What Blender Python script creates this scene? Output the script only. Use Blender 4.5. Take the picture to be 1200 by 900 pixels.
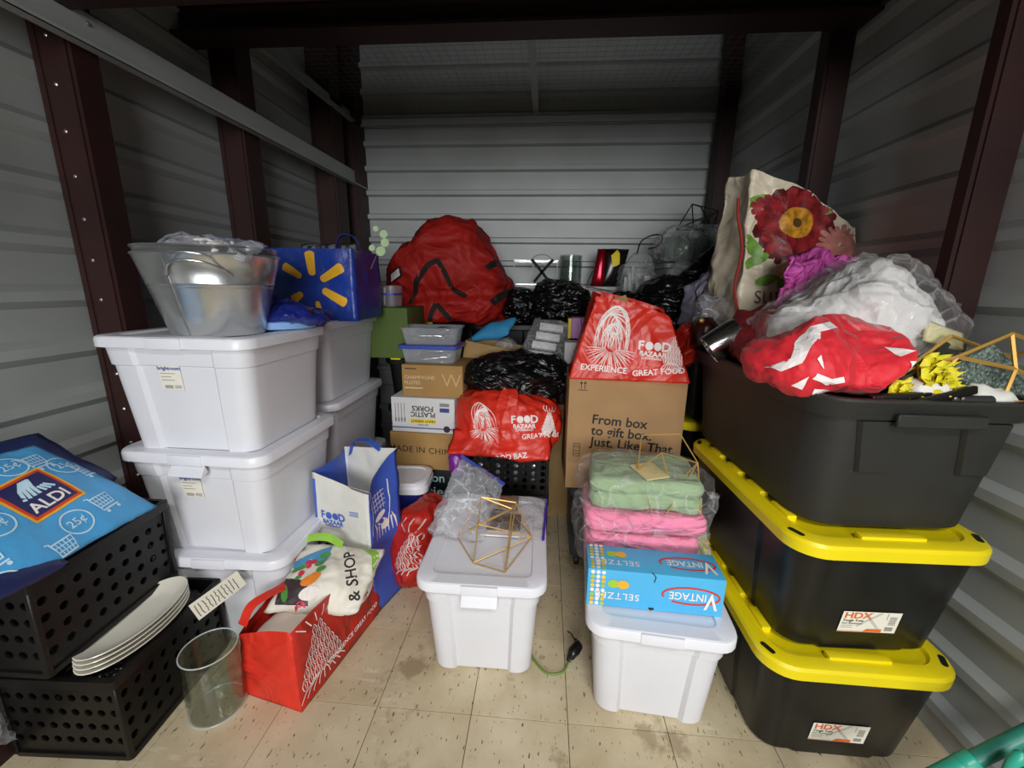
import bpy, bmesh, math, random
from math import sin, cos, pi, radians
from mathutils import Vector, Matrix, noise
from mathutils.bvhtree import BVHTree

for _o in list(bpy.data.objects):
    bpy.data.objects.remove(_o)
S = bpy.context.scene
COL = S.collection
random.seed(7)

# ---------------------------------------------------------------- camera
cam_d = bpy.data.cameras.new('camera'); cam = bpy.data.objects.new('camera', cam_d); COL.objects.link(cam)
cam_d.sensor_fit = 'HORIZONTAL'; cam_d.sensor_width = 36.0
cam_d.lens = 485.95 / 1200 * 36.0
cam_d.clip_start = 0.02
_p, _y, _r = 0.23106, 0.07602, 0.01412
_F = Vector((-sin(_y)*cos(_p), cos(_y)*cos(_p), -sin(_p)))
_R = Vector((cos(_y), sin(_y), 0)); _U = _R.cross(_F)
_R2 = _R*cos(_r) + _U*sin(_r); _U2 = _U*cos(_r) - _R*sin(_r)
cam.matrix_world = Matrix(((_R2.x, _U2.x, -_F.x, 0), (_R2.y, _U2.y, -_F.y, 0), (_R2.z, _U2.z, -_F.z, 1.3243), (0, 0, 0, 1)))
S.camera = cam

# ---------------------------------------------------------------- world, lights, exposure
W = bpy.data.worlds.new('dim_corridor'); S.world = W; W.use_nodes = True
W.node_tree.nodes['Background'].inputs[0].default_value = (0.93, 0.98, 1.0, 1)
W.node_tree.nodes['Background'].inputs[1].default_value = 0.022

def area(name, loc, aim, sx, sy, power, col=(1, 0.97, 0.9), spread=180):
    d = bpy.data.lights.new(name, 'AREA'); d.shape = 'RECTANGLE'; d.size = sx; d.size_y = sy
    d.energy = power; d.color = col; d.spread = radians(spread)
    o = bpy.data.objects.new(name, d); COL.objects.link(o); o.location = loc
    o.rotation_euler = (Vector(aim) - Vector(loc)).to_track_quat('-Z', 'Y').to_euler()
    return o
# fluorescent fixtures of the corridor outside the open door, behind the camera
area('corridor_lamp', (0.45, -0.95, 2.62), (-0.1, 0.9, 0.0), 1.3, 0.35, 33, (1, 0.985, 0.955), spread=160)
# added soft fill light, standing in for bounce off the far corridor side
area('corridor_glow', (0.4, -3.6, 1.75), (0.0, 3.0, 1.3), 2.2, 1.5, 60, (0.98, 0.99, 1.0), spread=110)

S.view_settings.view_transform = 'Standard'; S.view_settings.look = 'None'
S.view_settings.gamma = 1.0; S.view_settings.use_curve_mapping = False
S.view_settings.exposure = 0.15

# ---------------------------------------------------------------- materials
MATS = {}
def srgb(h):
    if isinstance(h, str):
        h = h.lstrip('#'); c = [int(h[i:i+2], 16)/255 for i in (0, 2, 4)]
    else: c = h
    return tuple((v/12.92 if v <= 0.04045 else ((v+0.055)/1.055)**2.4) for v in c)
def mat(name, col, rough=0.5, metal=0.0, var=0.08, vscale=6.0, bump=0.0, bscale=60.0, spec=0.5, alpha=None, coat=0.0,
        aniso=None, col2=None, sheen=0.0, bdist=0.01, fold=0.0, fscale=7.0, fdist=0.03, fstretch=None):
    """principled surface with procedural colour variation and fine relief"""
    if name in MATS: return MATS[name]
    m = bpy.data.materials.new(name); m.use_nodes = True; nt = m.node_tree; n = nt.nodes; l = nt.links
    b = n['Principled BSDF']; c = srgb(col)
    tc = n.new('ShaderNodeTexCoord')
    tex = n.new('ShaderNodeTexNoise'); tex.inputs['Scale'].default_value = vscale; tex.inputs['Detail'].default_value = 5
    src = tc.outputs['Object']
    if aniso:
        mp = n.new('ShaderNodeMapping'); mp.inputs['Scale'].default_value = aniso
        l.new(src, mp.inputs[0]); src = mp.outputs[0]
    l.new(src, tex.inputs['Vector'])
    ramp = n.new('ShaderNodeValToRGB')
    lo = srgb(col2) if col2 else tuple(v*(1-var) for v in c)
    hi = c if col2 else tuple(min(1, v*(1+var)) for v in c)
    ramp.color_ramp.elements[0].position = 0.35; ramp.color_ramp.elements[1].position = 0.65
    ramp.color_ramp.elements[0].color = (*lo, 1); ramp.color_ramp.elements[1].color = (*hi, 1)
    l.new(tex.outputs['Fac'], ramp.inputs[0]); l.new(ramp.outputs[0], b.inputs['Base Color'])
    b.inputs['Roughness'].default_value = rough; b.inputs['Metallic'].default_value = metal
    b.inputs['Specular IOR Level'].default_value = spec
    b.inputs['Coat Weight'].default_value = coat
    b.inputs['Sheen Weight'].default_value = sheen
    if bump:
        t2 = n.new('ShaderNodeTexNoise'); t2.inputs['Scale'].default_value = bscale; t2.inputs['Detail'].default_value = 4
        l.new(src, t2.inputs['Vector'])
        bp = n.new('ShaderNodeBump'); bp.inputs['Strength'].default_value = bump; bp.inputs['Distance'].default_value = bdist
        l.new(t2.outputs['Fac'], bp.inputs['Height']); l.new(bp.outputs[0], b.inputs['Normal'])
    if fold:
        fs = tc.outputs['Object']
        if fstretch:
            mp = n.new('ShaderNodeMapping'); mp.inputs['Scale'].default_value = fstretch; l.new(fs, mp.inputs[0]); fs = mp.outputs[0]
        rt = ridged(n, l, fs, fscale)
        b2 = n.new('ShaderNodeBump'); b2.inputs['Strength'].default_value = fold; b2.inputs['Distance'].default_value = fdist
        l.new(rt.outputs[0], b2.inputs['Height'])
        if bump: l.new(bp.outputs[0], b2.inputs['Normal'])
        l.new(b2.outputs[0], b.inputs['Normal'])
    if alpha is not None:
        b.inputs['Alpha'].default_value = alpha
    MATS[name] = m; return m
def ridged(n, l, src, scale, detail=2.5, rough=0.5, dist=0.8):
    """sharp-crested fold pattern: 1 - |noise|, warped"""
    t = n.new('ShaderNodeTexNoise'); t.inputs['Scale'].default_value = scale; t.inputs['Detail'].default_value = detail
    t.inputs['Roughness'].default_value = rough; t.inputs['Distortion'].default_value = dist; l.new(src, t.inputs['Vector'])
    m1 = n.new('ShaderNodeMath'); m1.operation = 'SUBTRACT'; m1.inputs[1].default_value = 0.5; l.new(t.outputs['Fac'], m1.inputs[0])
    m2 = n.new('ShaderNodeMath'); m2.operation = 'ABSOLUTE'; l.new(m1.outputs[0], m2.inputs[0])
    m3 = n.new('ShaderNodeMath'); m3.operation = 'MULTIPLY_ADD'; m3.inputs[1].default_value = -4.0; m3.inputs[2].default_value = 1.0; m3.use_clamp = True
    l.new(m2.outputs[0], m3.inputs[0]); return m3
def facets(n, l, src, scale):
    """crumpled-film facets and their crease lines"""
    wz = n.new('ShaderNodeTexNoise'); wz.inputs['Scale'].default_value = scale*0.7; l.new(src, wz.inputs['Vector'])
    mx = n.new('ShaderNodeMix'); mx.data_type = 'RGBA'; mx.blend_type = 'LINEAR_LIGHT'; mx.inputs[0].default_value = 0.12
    l.new(src, mx.inputs[6]); l.new(wz.outputs['Color'], mx.inputs[7])
    v = n.new('ShaderNodeTexVoronoi'); v.inputs['Scale'].default_value = scale; l.new(mx.outputs[2], v.inputs['Vector'])
    e = n.new('ShaderNodeTexVoronoi'); e.feature = 'DISTANCE_TO_EDGE'; e.inputs['Scale'].default_value = scale; l.new(mx.outputs[2], e.inputs['Vector'])
    return v.outputs['Distance'], e.outputs['Distance']
def film(name, col='#f4f6f8', body=0.06, rough=0.14, bscale=9, bump=0.8, edge=0.28, streak=0.22):
    """thin clear plastic: see-through, shiny, hazier towards grazing angles and whitened along creases"""
    if name in MATS: return MATS[name]
    m = bpy.data.materials.new(name); m.use_nodes = True; nt = m.node_tree; n = nt.nodes; l = nt.links
    for x in list(n): n.remove(x)
    out = n.new('ShaderNodeOutputMaterial'); tr = n.new('ShaderNodeBsdfTransparent'); pb = n.new('ShaderNodeBsdfPrincipled')
    mix = n.new('ShaderNodeMixShader'); fr = n.new('ShaderNodeLayerWeight'); fr.inputs['Blend'].default_value = 0.25
    tc = n.new('ShaderNodeTexCoord'); fd, fe = facets(n, l, tc.outputs['Object'], bscale)
    pb.inputs['Base Color'].default_value = (*srgb(col), 1); pb.inputs['Roughness'].default_value = rough
    pb.inputs['Specular IOR Level'].default_value = 1.0
    if bump:
        bp = n.new('ShaderNodeBump'); bp.inputs['Strength'].default_value = bump; bp.inputs['Distance'].default_value = 0.05
        l.new(fd, bp.inputs['Height']); l.new(bp.outputs[0], pb.inputs['Normal']); l.new(bp.outputs[0], fr.inputs['Normal'])
    ma = n.new('ShaderNodeMath'); ma.operation = 'MULTIPLY_ADD'; ma.inputs[1].default_value = edge; ma.inputs[2].default_value = body
    l.new(fr.outputs['Facing'], ma.inputs[0])
    mr = n.new('ShaderNodeMapRange'); mr.inputs[1].default_value = 0.05; mr.inputs[2].default_value = 0.0; mr.inputs[4].default_value = streak if bump else 0.0
    l.new(fe, mr.inputs[0])
    ad = n.new('ShaderNodeMath'); ad.operation = 'ADD'; ad.use_clamp = True; l.new(ma.outputs[0], ad.inputs[0]); l.new(mr.outputs[0], ad.inputs[1])
    l.new(ad.outputs[0], mix.inputs[0])
    l.new(tr.outputs[0], mix.inputs[1]); l.new(pb.outputs[0], mix.inputs[2]); l.new(mix.outputs[0], out.inputs[0])
    MATS[name] = m; return m
def glass(name, col='#f4f8f5', body=0.04):
    m = bpy.data.materials.new(name); m.use_nodes = True; nt = m.node_tree; n = nt.nodes; l = nt.links
    for x in list(n): n.remove(x)
    out = n.new('ShaderNodeOutputMaterial'); tr = n.new('ShaderNodeBsdfTransparent'); gl = n.new('ShaderNodeBsdfGlossy')
    tr.inputs[0].default_value = (*srgb(col), 1); gl.inputs['Roughness'].default_value = 0.03
    mix = n.new('ShaderNodeMixShader'); fr = n.new('ShaderNodeLayerWeight'); fr.inputs['Blend'].default_value = 0.2
    ma = n.new('ShaderNodeMath'); ma.operation = 'MULTIPLY_ADD'; ma.inputs[1].default_value = 0.6; ma.inputs[2].default_value = body; ma.use_clamp = True
    l.new(fr.outputs['Facing'], ma.inputs[0]); l.new(ma.outputs[0], mix.inputs[0]); l.new(tr.outputs[0], mix.inputs[1]); l.new(gl.outputs[0], mix.inputs[2]); l.new(mix.outputs[0], out.inputs[0])
    MATS[name] = m; return m

M_WHITE = mat('white_polypropylene', '#dfe0e6', rough=0.38, var=0.02, bump=0.05, bscale=180)
M_WLID = mat('white_lid_plastic', '#e6e7ee', rough=0.32, var=0.02, bump=0.04, bscale=150)
M_BLACK = mat('black_tote_plastic', '#131312', rough=0.33, var=0.15, bump=0.06, bscale=220, spec=0.45)
M_BLACK2 = mat('black_crate_plastic', '#121110', rough=0.4, var=0.2, bump=0.1, bscale=150, spec=0.35)
M_YEL = mat('yellow_lid_plastic', '#ead50f', rough=0.35, var=0.03, bump=0.05, bscale=160)
M_CARD = mat('brown_cardboard', '#a6845a', rough=0.85, var=0.06, vscale=14, bump=0.1, bscale=90, spec=0.2)
M_CARD2 = mat('dull_cardboard', '#a5875a', rough=0.85, var=0.08, vscale=10, bump=0.1, bscale=90, spec=0.2)
M_RED = mat('red_shopper_plastic', '#d8301f', rough=0.4, var=0.08, vscale=9, bump=0.1, bscale=60, spec=0.5, fold=0.6, fscale=5, fdist=0.025)
M_RED2 = mat('dark_red_shopper_plastic', '#b42318', rough=0.4, var=0.1, vscale=9, bump=0.1, bscale=60, fold=0.6, fscale=5, fdist=0.025)
M_PRINTW = mat('white_print', '#f0e7e2', rough=0.5, var=0.03)
M_PRINTK = mat('black_print', '#231d1b', rough=0.6, var=0.05)
M_PRINTB = mat('blue_print', '#3d5fc0', rough=0.5, var=0.05)
M_GARB = mat('black_bin_liner', '#0c0c0d', rough=0.3, var=0.2, bump=0.15, bscale=60, spec=0.5, fold=0.8, fscale=7, fdist=0.03, fstretch=(1.0, 0.5, 2.0))
M_MAROON = mat('maroon_painted_steel', '#2c110e', rough=0.55, var=0.18, vscale=5, bump=0.05, bscale=80)
M_GALV = mat('galvanised_sheet', '#a6aaa8', rough=0.5, metal=0.12, var=0.07, vscale=3, bump=0.04, bscale=200)
M_GOLD = mat('brass_wire', '#cfa75e', rough=0.35, metal=0.5, var=0.08)
M_FILM = film('clear_plastic_film')
M_FILM2 = film('hazy_plastic_film', '#e9ecee', body=0.08, rough=0.16, edge=0.35, streak=0.22)
M_GLASS = glass('clear_glass')

# ---------------------------------------------------------------- mesh helpers
def finish(name, bm, m, parent=None, smooth=None):
    me = bpy.data.meshes.new(name)
    if smooth is not None:
        for f in bm.faces: f.smooth = True
    bm.to_mesh(me); bm.free()
    if isinstance(m, (list, tuple)):
        for x in m: me.materials.append(x)
    else: me.materials.append(m)
    if smooth is not None and smooth < 180:
        me.set_sharp_from_angle(angle=radians(smooth))
    o = bpy.data.objects.new(name, me); COL.objects.link(o)
    if parent is not None: o.parent = parent
    return o
def thing(name, label, cat, loc=(0, 0, 0), rot=(0, 0, 0), group=None):
    o = bpy.data.objects.new(name, None); COL.objects.link(o); o.empty_display_size = 0.05
    o.location = loc; o.rotation_euler = rot
    o['label'] = label; o['category'] = cat
    if group: o['group'] = group
    return o
def tag(o, label, cat, group=None):
    o['label'] = label; o['category'] = cat
    if group: o['group'] = group
    return o
def struct(name, bm, m, smooth=None):
    o = finish(name, bm, m, None, smooth); o['kind'] = 'structure'; return o
def dup(root, loc, rot=None, label=None, group=None):
    r = root.copy(); COL.objects.link(r); r.location = loc
    if rot is not None: r.rotation_euler = rot
    if label: r['label'] = label
    if group: r['group'] = group
    for ch in list(root.children):
        c = ch.copy(); COL.objects.link(c); c.parent = r
        for g in list(ch.children):
            d = g.copy(); COL.objects.link(d); d.parent = c
    return r
def BM(): return bmesh.new()
def box(bm, x0, x1, y0, y1, z0, z1, mi=0, M=None):
    vs = [bm.verts.new((x, y, z)) for z in (z0, z1) for y in (y0, y1) for x in (x0, x1)]
    fs = [(0, 2, 3, 1), (4, 5, 7, 6), (0, 1, 5, 4), (2, 6, 7, 3), (0, 4, 6, 2), (1, 3, 7, 5)]
    for f in fs:
        q = bm.faces.new([vs[i] for i in f]); q.material_index = mi
    if M is not None: bmesh.ops.transform(bm, matrix=M, verts=vs)
    return vs
def bevel(bm, w, seg=2):
    bmesh.ops.bevel(bm, geom=list(bm.edges), offset=w, segments=seg, affect='EDGES', profile=0.6, clamp_overlap=True)
def rrect(w, d, r, n=5, cx=0, cy=0):
    pts = []
    for qx, qy, a0 in ((1, -1, -90), (1, 1, 0), (-1, 1, 90), (-1, -1, 180)):
        for k in range(n+1):
            a = radians(a0 + 90*k/n)
            pts.append((cx + qx*(w/2-r) + r*cos(a), cy + qy*(d/2-r) + r*sin(a)))
    return pts
def loft(bm, rings, cap0=True, cap1=True, closed=True, mi=0):
    V = [[bm.verts.new(p) for p in r] for r in rings]
    n = len(V[0])
    for a, b in zip(V, V[1:]):
        for i in range(n if closed else n-1):
            j = (i+1) % n
            f = bm.faces.new((a[i], a[j], b[j], b[i])); f.material_index = mi
    if cap0: bm.faces.new(V[0][::-1]).material_index = mi
    if cap1: bm.faces.new(V[-1]).material_index = mi
    return V
def ring3(pts, z): return [(x, y, z) for x, y in pts]
def lathe(bm, prof, n=32, cx=0, cy=0, cap0=True, cap1=False, sx=1, sy=1):
    loft(bm, [[(cx+sx*r*cos(2*pi*k/n), cy+sy*r*sin(2*pi*k/n), z) for k in range(n)] for r, z in prof], cap0, cap1)
def tube(bm, pts, r, n=6, closed=False, caps=True):
    pts = [Vector(p) for p in pts]; rings = []
    N = len(pts); up = None
    for i, p in enumerate(pts):
        if closed: t = pts[(i+1) % N] - pts[i-1]
        else: t = pts[min(i+1, N-1)] - pts[max(i-1, 0)]
        t.normalize()
        if up is None:
            up = Vector((0, 0, 1)) if abs(t.z) < 0.9 else Vector((1, 0, 0))
        a = t.cross(up)
        if a.length < 1e-4: a = t.cross(Vector((0.3, 1, 0.2)))
        a.normalize(); b = a.cross(t).normalized(); up = b
        rr = r[i] if isinstance(r, (list, tuple)) else r
        rings.append([p + a*rr*cos(2*pi*k/n) + b*rr*sin(2*pi*k/n) for k in range(n)])
    if closed:
        rings.append(rings[0]); loft(bm, rings, False, False)
        bmesh.ops.remove_doubles(bm, verts=bm.verts, dist=1e-6)
    else: loft(bm, rings, caps, caps)
def bez(pts, n=24):
    """Catmull-Rom through points"""
    P = [Vector(p) for p in pts]; P = [2*P[0]-P[1]] + P + [2*P[-1]-P[-2]]; out = []
    segs = len(P)-3
    for s in range(segs):
        a, b, c, d = P[s:s+4]; m = max(2, n//segs)
        for k in range(m):
            t = k/m
            out.append(0.5*((2*b)+(c-a)*t+(2*a-5*b+4*c-d)*t*t+(3*b-a-3*c+d)*t**3))
    out.append(P[-2]); return out
def hashseed(seed): return Vector((seed*3.17 % 97, seed*7.91 % 89, seed*1.37 % 83))
def crease(p, f, seed):
    """sharp fold pattern in -1..1"""
    q = p*f + hashseed(seed)
    w = Vector((noise.noise(q*0.6), noise.noise(q*0.6+Vector((5, 9, 2))), noise.noise(q*0.6+Vector((1, 4, 8)))))
    d = noise.voronoi(q + w*0.8)[0]
    return (d[1]-d[0])*1.2 - 0.45
def ridge(p, f, seed):
    q = p*f + hashseed(seed+17)
    w = Vector((noise.noise(q*0.5), noise.noise(q*0.5+Vector((5, 9, 2))), noise.noise(q*0.5+Vector((1, 4, 8)))))*1.1
    return 0.55 - 2.2*abs(noise.noise(q + w))
def rumple(bm, amp, f, seed=1, sharp=0.5, fine=0.3, mask=None, stretch=(1, 1, 1)):
    """folds and crumples pushed along the normals: soft swell, ridges and creases at two sizes"""
    bm.normal_update(); D = {}
    for v in bm.verts:
        p = Vector((v.co.x*stretch[0], v.co.y*stretch[1], v.co.z*stretch[2]))
        h = (1-sharp)*noise.noise(p*f + hashseed(seed)) + sharp*(0.8*ridge(p, f*0.8, seed+1) + 0.5*crease(p, f*1.1, seed+3))
        h += fine*(ridge(p, f*2.3, seed+7)*0.7 + crease(p, f*3.1, seed+11)*0.4)
        k = 1 if mask is None else mask(v.co)
        D[v] = v.normal*h*amp*k
    for v, d in D.items(): v.co += d
def sellip(bm, c, w, d, h, nu=48, nv=28, p=2.6, q=2.2, flat=0.15, top=None):
    """super-ellipsoid cushion resting on z=c.z with a flattened foot; top(x,y in -1..1)->height factor"""
    def sp(a, e): return math.copysign(abs(a)**(2/e), a)
    rings = []
    for j in range(nv+1):
        t = -pi/2 + pi*j/nv; cr = abs(cos(t))**(2/q) if abs(cos(t)) > 1e-6 else 0.0; zz = sp(sin(t), q)
        if zz < 0: zz *= 1.0
        r = []
        for i in range(nu):
            a = 2*pi*i/nu; x = cr*sp(cos(a), p); y = cr*sp(sin(a), p)
            z = max(zz, -1+flat)
            z = (z+1-flat)/(2-flat)
            hh = h*(top(x, y) if top else 1)
            r.append((c[0]+x*w/2, c[1]+y*d/2, c[2]+z*hh))
        rings.append(r)
    base = len(bm.verts)
    V = loft(bm, rings[1:-1], True, True)
    return V
def rot_bm(bm, rx=0, ry=0, rz=0, about=(0, 0, 0), verts=None):
    M = Matrix.Translation(about) @ Matrix.Rotation(rz, 4, 'Z') @ Matrix.Rotation(ry, 4, 'Y') @ Matrix.Rotation(rx, 4, 'X') @ Matrix.Translation(-Vector(about))
    bmesh.ops.transform(bm, matrix=M, verts=verts if verts else list(bm.verts))
# ------------------------------------------------ flat print: built in a 2-D plane, then laid on a surface
def text2d(body, size, bold=0.0, align='CENTER', font_shear=0.0, spacing=1.0, sx=1.0):
    cu = bpy.data.curves.new('txt', 'FONT'); cu.body = body; cu.size = size; cu.align_x = align; cu.align_y = 'CENTER'
    cu.offset = bold*size; cu.shear = font_shear; cu.resolution_u = 3; cu.space_character = spacing
    o = bpy.data.objects.new('txt', cu); me = o.to_mesh(); bm = bmesh.new(); bm.from_mesh(me)
    o.to_mesh_clear(); bpy.data.objects.remove(o); bpy.data.curves.remove(cu)
    if sx != 1.0:
        for v in bm.verts: v.co.x *= sx
    return bm
def poly2d(bm, pts):
    f = bm.faces.new([bm.verts.new((x, y, 0)) for x, y in pts]); return f
def disc2d(bm, cx, cy, rx, ry=None, n=16, rot=0.0):
    ry = ry or rx
    poly2d(bm, [(cx+rx*cos(2*pi*k/n)*cos(rot)-ry*sin(2*pi*k/n)*sin(rot), cy+rx*cos(2*pi*k/n)*sin(rot)+ry*sin(2*pi*k/n)*cos(rot)) for k in range(n)])
def stroke2d(bm, pts, w, taper=False):
    P = [Vector((x, y)) for x, y in pts]; L = []; R = []
    for i, p in enumerate(P):
        t = P[min(i+1, len(P)-1)] - P[max(i-1, 0)]
        if t.length < 1e-9: t = Vector((1, 0))
        t.normalize(); nn = Vector((-t.y, t.x))
        ww = w/2*((0.25+0.75*sin(pi*i/(len(P)-1))) if taper else 1)
        L.append(bm.verts.new((p.x+nn.x*ww, p.y+nn.y*ww, 0))); R.append(bm.verts.new((p.x-nn.x*ww, p.y-nn.y*ww, 0)))
    for i in range(len(P)-1):
        bm.faces.new((R[i], R[i+1], L[i+1], L[i]))
def ring2d(bm, cx, cy, rx, ry, w, n=28, a0=0, a1=2*pi):
    stroke2d(bm, [(cx+rx*cos(a0+(a1-a0)*k/n), cy+ry*sin(a0+(a1-a0)*k/n)) for k in range(n+1)], w)
def join2d(*bms):
    out = bmesh.new()
    for b in bms:
        me = bpy.data.meshes.new('t'); b.to_mesh(me); out.from_mesh(me); bpy.data.meshes.remove(me); b.free()
    return out
def move2d(bm, dx=0, dy=0, rot=0, s=1.0):
    M = Matrix.Translation((dx, dy, 0)) @ Matrix.Rotation(rot, 4, 'Z') @ Matrix.Scale(s, 4)
    bmesh.ops.transform(bm, matrix=M, verts=list(bm.verts)); return bm
def lay(name, bm, m, parent, o, u, v, surf=None, off=0.0012, thick=0.0, reach=0.3, maxlen=0.02):
    """lay a 2-D print on a plane (o,u,v) or press it onto surf (an object) along the plane normal"""
    u = Vector(u).normalized(); v = Vector(v); v = (v - u*v.dot(u)).normalized(); nn = u.cross(v); o = Vector(o)
    if surf is not None:
        bmesh.ops.triangulate(bm, faces=list(bm.faces))
        for _ in range(3):
            es = [e for e in bm.edges if e.calc_length() > maxlen]
            if not es: break
            bmesh.ops.subdivide_edges(bm, edges=es, cuts=1); bmesh.ops.triangulate(bm, faces=[f for f in bm.faces if len(f.verts) > 3])
        me = surf.data; tree = BVHTree.FromPolygons([w.co.copy() for w in me.vertices], [tuple(p.vertices) for p in me.polygons])
        dead = []
        for w in bm.verts:
            p = o + u*w.co.x + v*w.co.y
            hit = tree.ray_cast(p + nn*reach, -nn, 2*reach)
            if hit[0] is None: dead.append(w); continue
            w.co = hit[0] + nn*off
        bmesh.ops.delete(bm, geom=dead, context='VERTS')
    else:
        for w in bm.verts: w.co = o + u*w.co.x + v*w.co.y + nn*(off + w.co.z)
    bmesh.ops.recalc_face_normals(bm, faces=list(bm.faces))
    return finish(name, bm, m, parent)
# ================================================================ the room
XL, XR, YB, YF, ZC = -1.60, 1.23, 3.38, -0.25, 3.05
M_TILE = None
def tile_mat():
    m = bpy.data.materials.new('speckled_vinyl_tile'); m.use_nodes = True; nt = m.node_tree; n = nt.nodes; l = nt.links
    b = n['Principled BSDF']; geo = n.new('ShaderNodeNewGeometry'); oi = n.new('ShaderNodeObjectInfo')
    def noise_(scale, detail=4, sc=None, rough=0.55):
        t = n.new('ShaderNodeTexNoise'); t.inputs['Scale'].default_value = scale; t.inputs['Detail'].default_value = detail
        t.inputs['Roughness'].default_value = rough
        if sc:
            mp = n.new('ShaderNodeMapping'); mp.inputs['Scale'].default_value = sc; l.new(geo.outputs['Position'], mp.inputs[0]); l.new(mp.outputs[0], t.inputs['Vector'])
        else: l.new(geo.outputs['Position'], t.inputs['Vector'])
        return t
    def ramp(src, a, ca, b_, cb):
        r = n.new('ShaderNodeValToRGB'); r.color_ramp.elements[0].position = a; r.color_ramp.elements[1].position = b_
        r.color_ramp.elements[0].color = (*ca, 1); r.color_ramp.elements[1].color = (*cb, 1); l.new(src, r.inputs[0]); return r
    def mix(fac, a, b_, mode='MIX'):
        x = n.new('ShaderNodeMix'); x.data_type = 'RGBA'; x.blend_type = mode
        if isinstance(fac, float): x.inputs[0].default_value = fac
        else: l.new(fac, x.inputs[0])
        for i, s in ((6, a), (7, b_)):
            if isinstance(s, tuple): x.inputs[i].default_value = (*s, 1)
            else: l.new(s, x.inputs[i])
        return x.outputs[2]
    base = ramp(noise_(7, 5).outputs['Fac'], 0.3, srgb('#c2b190'), 0.7, srgb('#d8cbac')).outputs[0]
    per = n.new('ShaderNodeMath'); per.operation = 'MULTIPLY'; per.inputs[1].default_value = 0.22; l.new(oi.outputs['Random'], per.inputs[0])
    base = mix(per.outputs[0], base, srgb('#a8966f'))
    # dark elongated flecks
    fl = ramp(noise_(1, 2, (120, 34, 1)).outputs['Fac'], 0.655, (0, 0, 0), 0.69, (1, 1, 1)).outputs[0]
    base = mix(fl, base, srgb('#5a4a35'))
    # pale scuffs where the wax has come off
    sc = ramp(noise_(2.3, 6, rough=0.7).outputs['Fac'], 0.56, (0, 0, 0), 0.66, (1, 1, 1)).outputs[0]
    st = ramp(noise_(1, 3, (9, 50, 1)).outputs['Fac'], 0.5, (0, 0, 0), 0.6, (1, 1, 1)).outputs[0]
    scu = n.new('ShaderNodeMath'); scu.operation = 'MULTIPLY'; l.new(sc, scu.inputs[0]); l.new(st, scu.inputs[1])
    sc2 = n.new('ShaderNodeMath'); sc2.operation = 'MULTIPLY'; sc2.inputs[1].default_value = 0.75; l.new(scu.outputs[0], sc2.inputs[0])
    base = mix(sc2.outputs[0], base, srgb('#e2dac6'))
    # brown grime with a shape of its own
    gr = ramp(noise_(3.1, 7, (1.2, 1, 1), 0.65).outputs['Fac'], 0.57, (0, 0, 0), 0.63, (1, 1, 1)).outputs[0]
    g2 = n.new('ShaderNodeMath'); g2.operation = 'MULTIPLY'; g2.inputs[1].default_value = 0.6; l.new(gr, g2.inputs[0])
    base = mix(g2.outputs[0], base, srgb('#857152'))
    l.new(base, b.inputs['Base Color']); b.inputs['Roughness'].default_value = 0.38; b.inputs['Specular IOR Level'].default_value = 0.35
    return m
M_TILE = tile_mat()
M_GROUT = mat('tile_joint_dirt', '#4d4030', rough=0.9, var=0.2)
bm = BM(); box(bm, XL-0.1, XR+0.1, -1.2, YB+0.1, -0.06, -0.004)
floor = struct('floor', bm, M_GROUT)
T = 0.3048; X0, Y0 = -0.4985, 1.0283
bm = BM(); box(bm, -T/2+0.0011, T/2-0.0011, -T/2+0.0011, T/2-0.0011, -0.004, 0.0); bevel(bm, 0.0004, 1)
tile_me = None
for i in range(-4, 6):
    for j in range(-6, 8):
        if tile_me is None:
            o = finish('tile', bm, M_TILE, floor); tile_me = o.data
        else:
            o = bpy.data.objects.new('tile', tile_me); COL.objects.link(o); o.parent = floor
        o.location = (X0+(i+0.5)*T, Y0+(j+0.5)*T, 0)

def corrugated(length, z0, z1, pitch=0.1715, flat=0.118, rib=0.024, dep=0.02, phase=0.0):
    """profile in (depth, z): flat bands with narrow ribs standing proud"""
    s = (pitch-flat-rib)/2; pts = []; z = z0 - phase
    while z < z1:
        for d, dz in ((0, flat), (dep, s), (dep, rib), (0, s)):
            pass
        seq = [(0, z), (0, z+flat), (dep, z+flat+s), (dep, z+flat+s+rib), ]
        pts += seq; z += pitch
    pts.append((0, z)); return [(d, min(max(q, z0), z1)) for d, q in pts]
def wall(name, a, b, inward, prof, thick=0.003):
    bm = BM(); a = Vector(a); b = Vector(b); nn = Vector(inward)
    r0 = [a + nn*d + Vector((0, 0, z)) for d, z in prof]; r1 = [b + nn*d + Vector((0, 0, z)) for d, z in prof]
    loft(bm, [r0, r1], False, False, closed=False)
    bmesh.ops.recalc_face_normals(bm, faces=list(bm.faces))
    return struct(name, bm, M_GALV)
M_GALVD = mat('weathered_galvanised_sheet', '#7d817d', rough=0.55, metal=0.2, var=0.1, vscale=3, bump=0.04, bscale=200)  # darker grey galvanised, for the roof deck and front wall
wall('wall_back', (XL, YB, 0), (XR, YB, 0), (0, -1, 0), corrugated(3, 0.0, ZC, phase=0.02, flat=0.120, rib=0.030, dep=0.036))
wall('wall_left', (XL, YF, 0), (XL, YB, 0), (1, 0, 0), corrugated(3, 0.0, ZC, phase=0.06, flat=0.095, rib=0.03, dep=0.022))
wall('wall_right', (XR, YF, 0), (XR, YB, 0), (-1, 0, 0), corrugated(3, 0.0, ZC, phase=0.03, flat=0.095, rib=0.03, dep=0.022))
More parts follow.
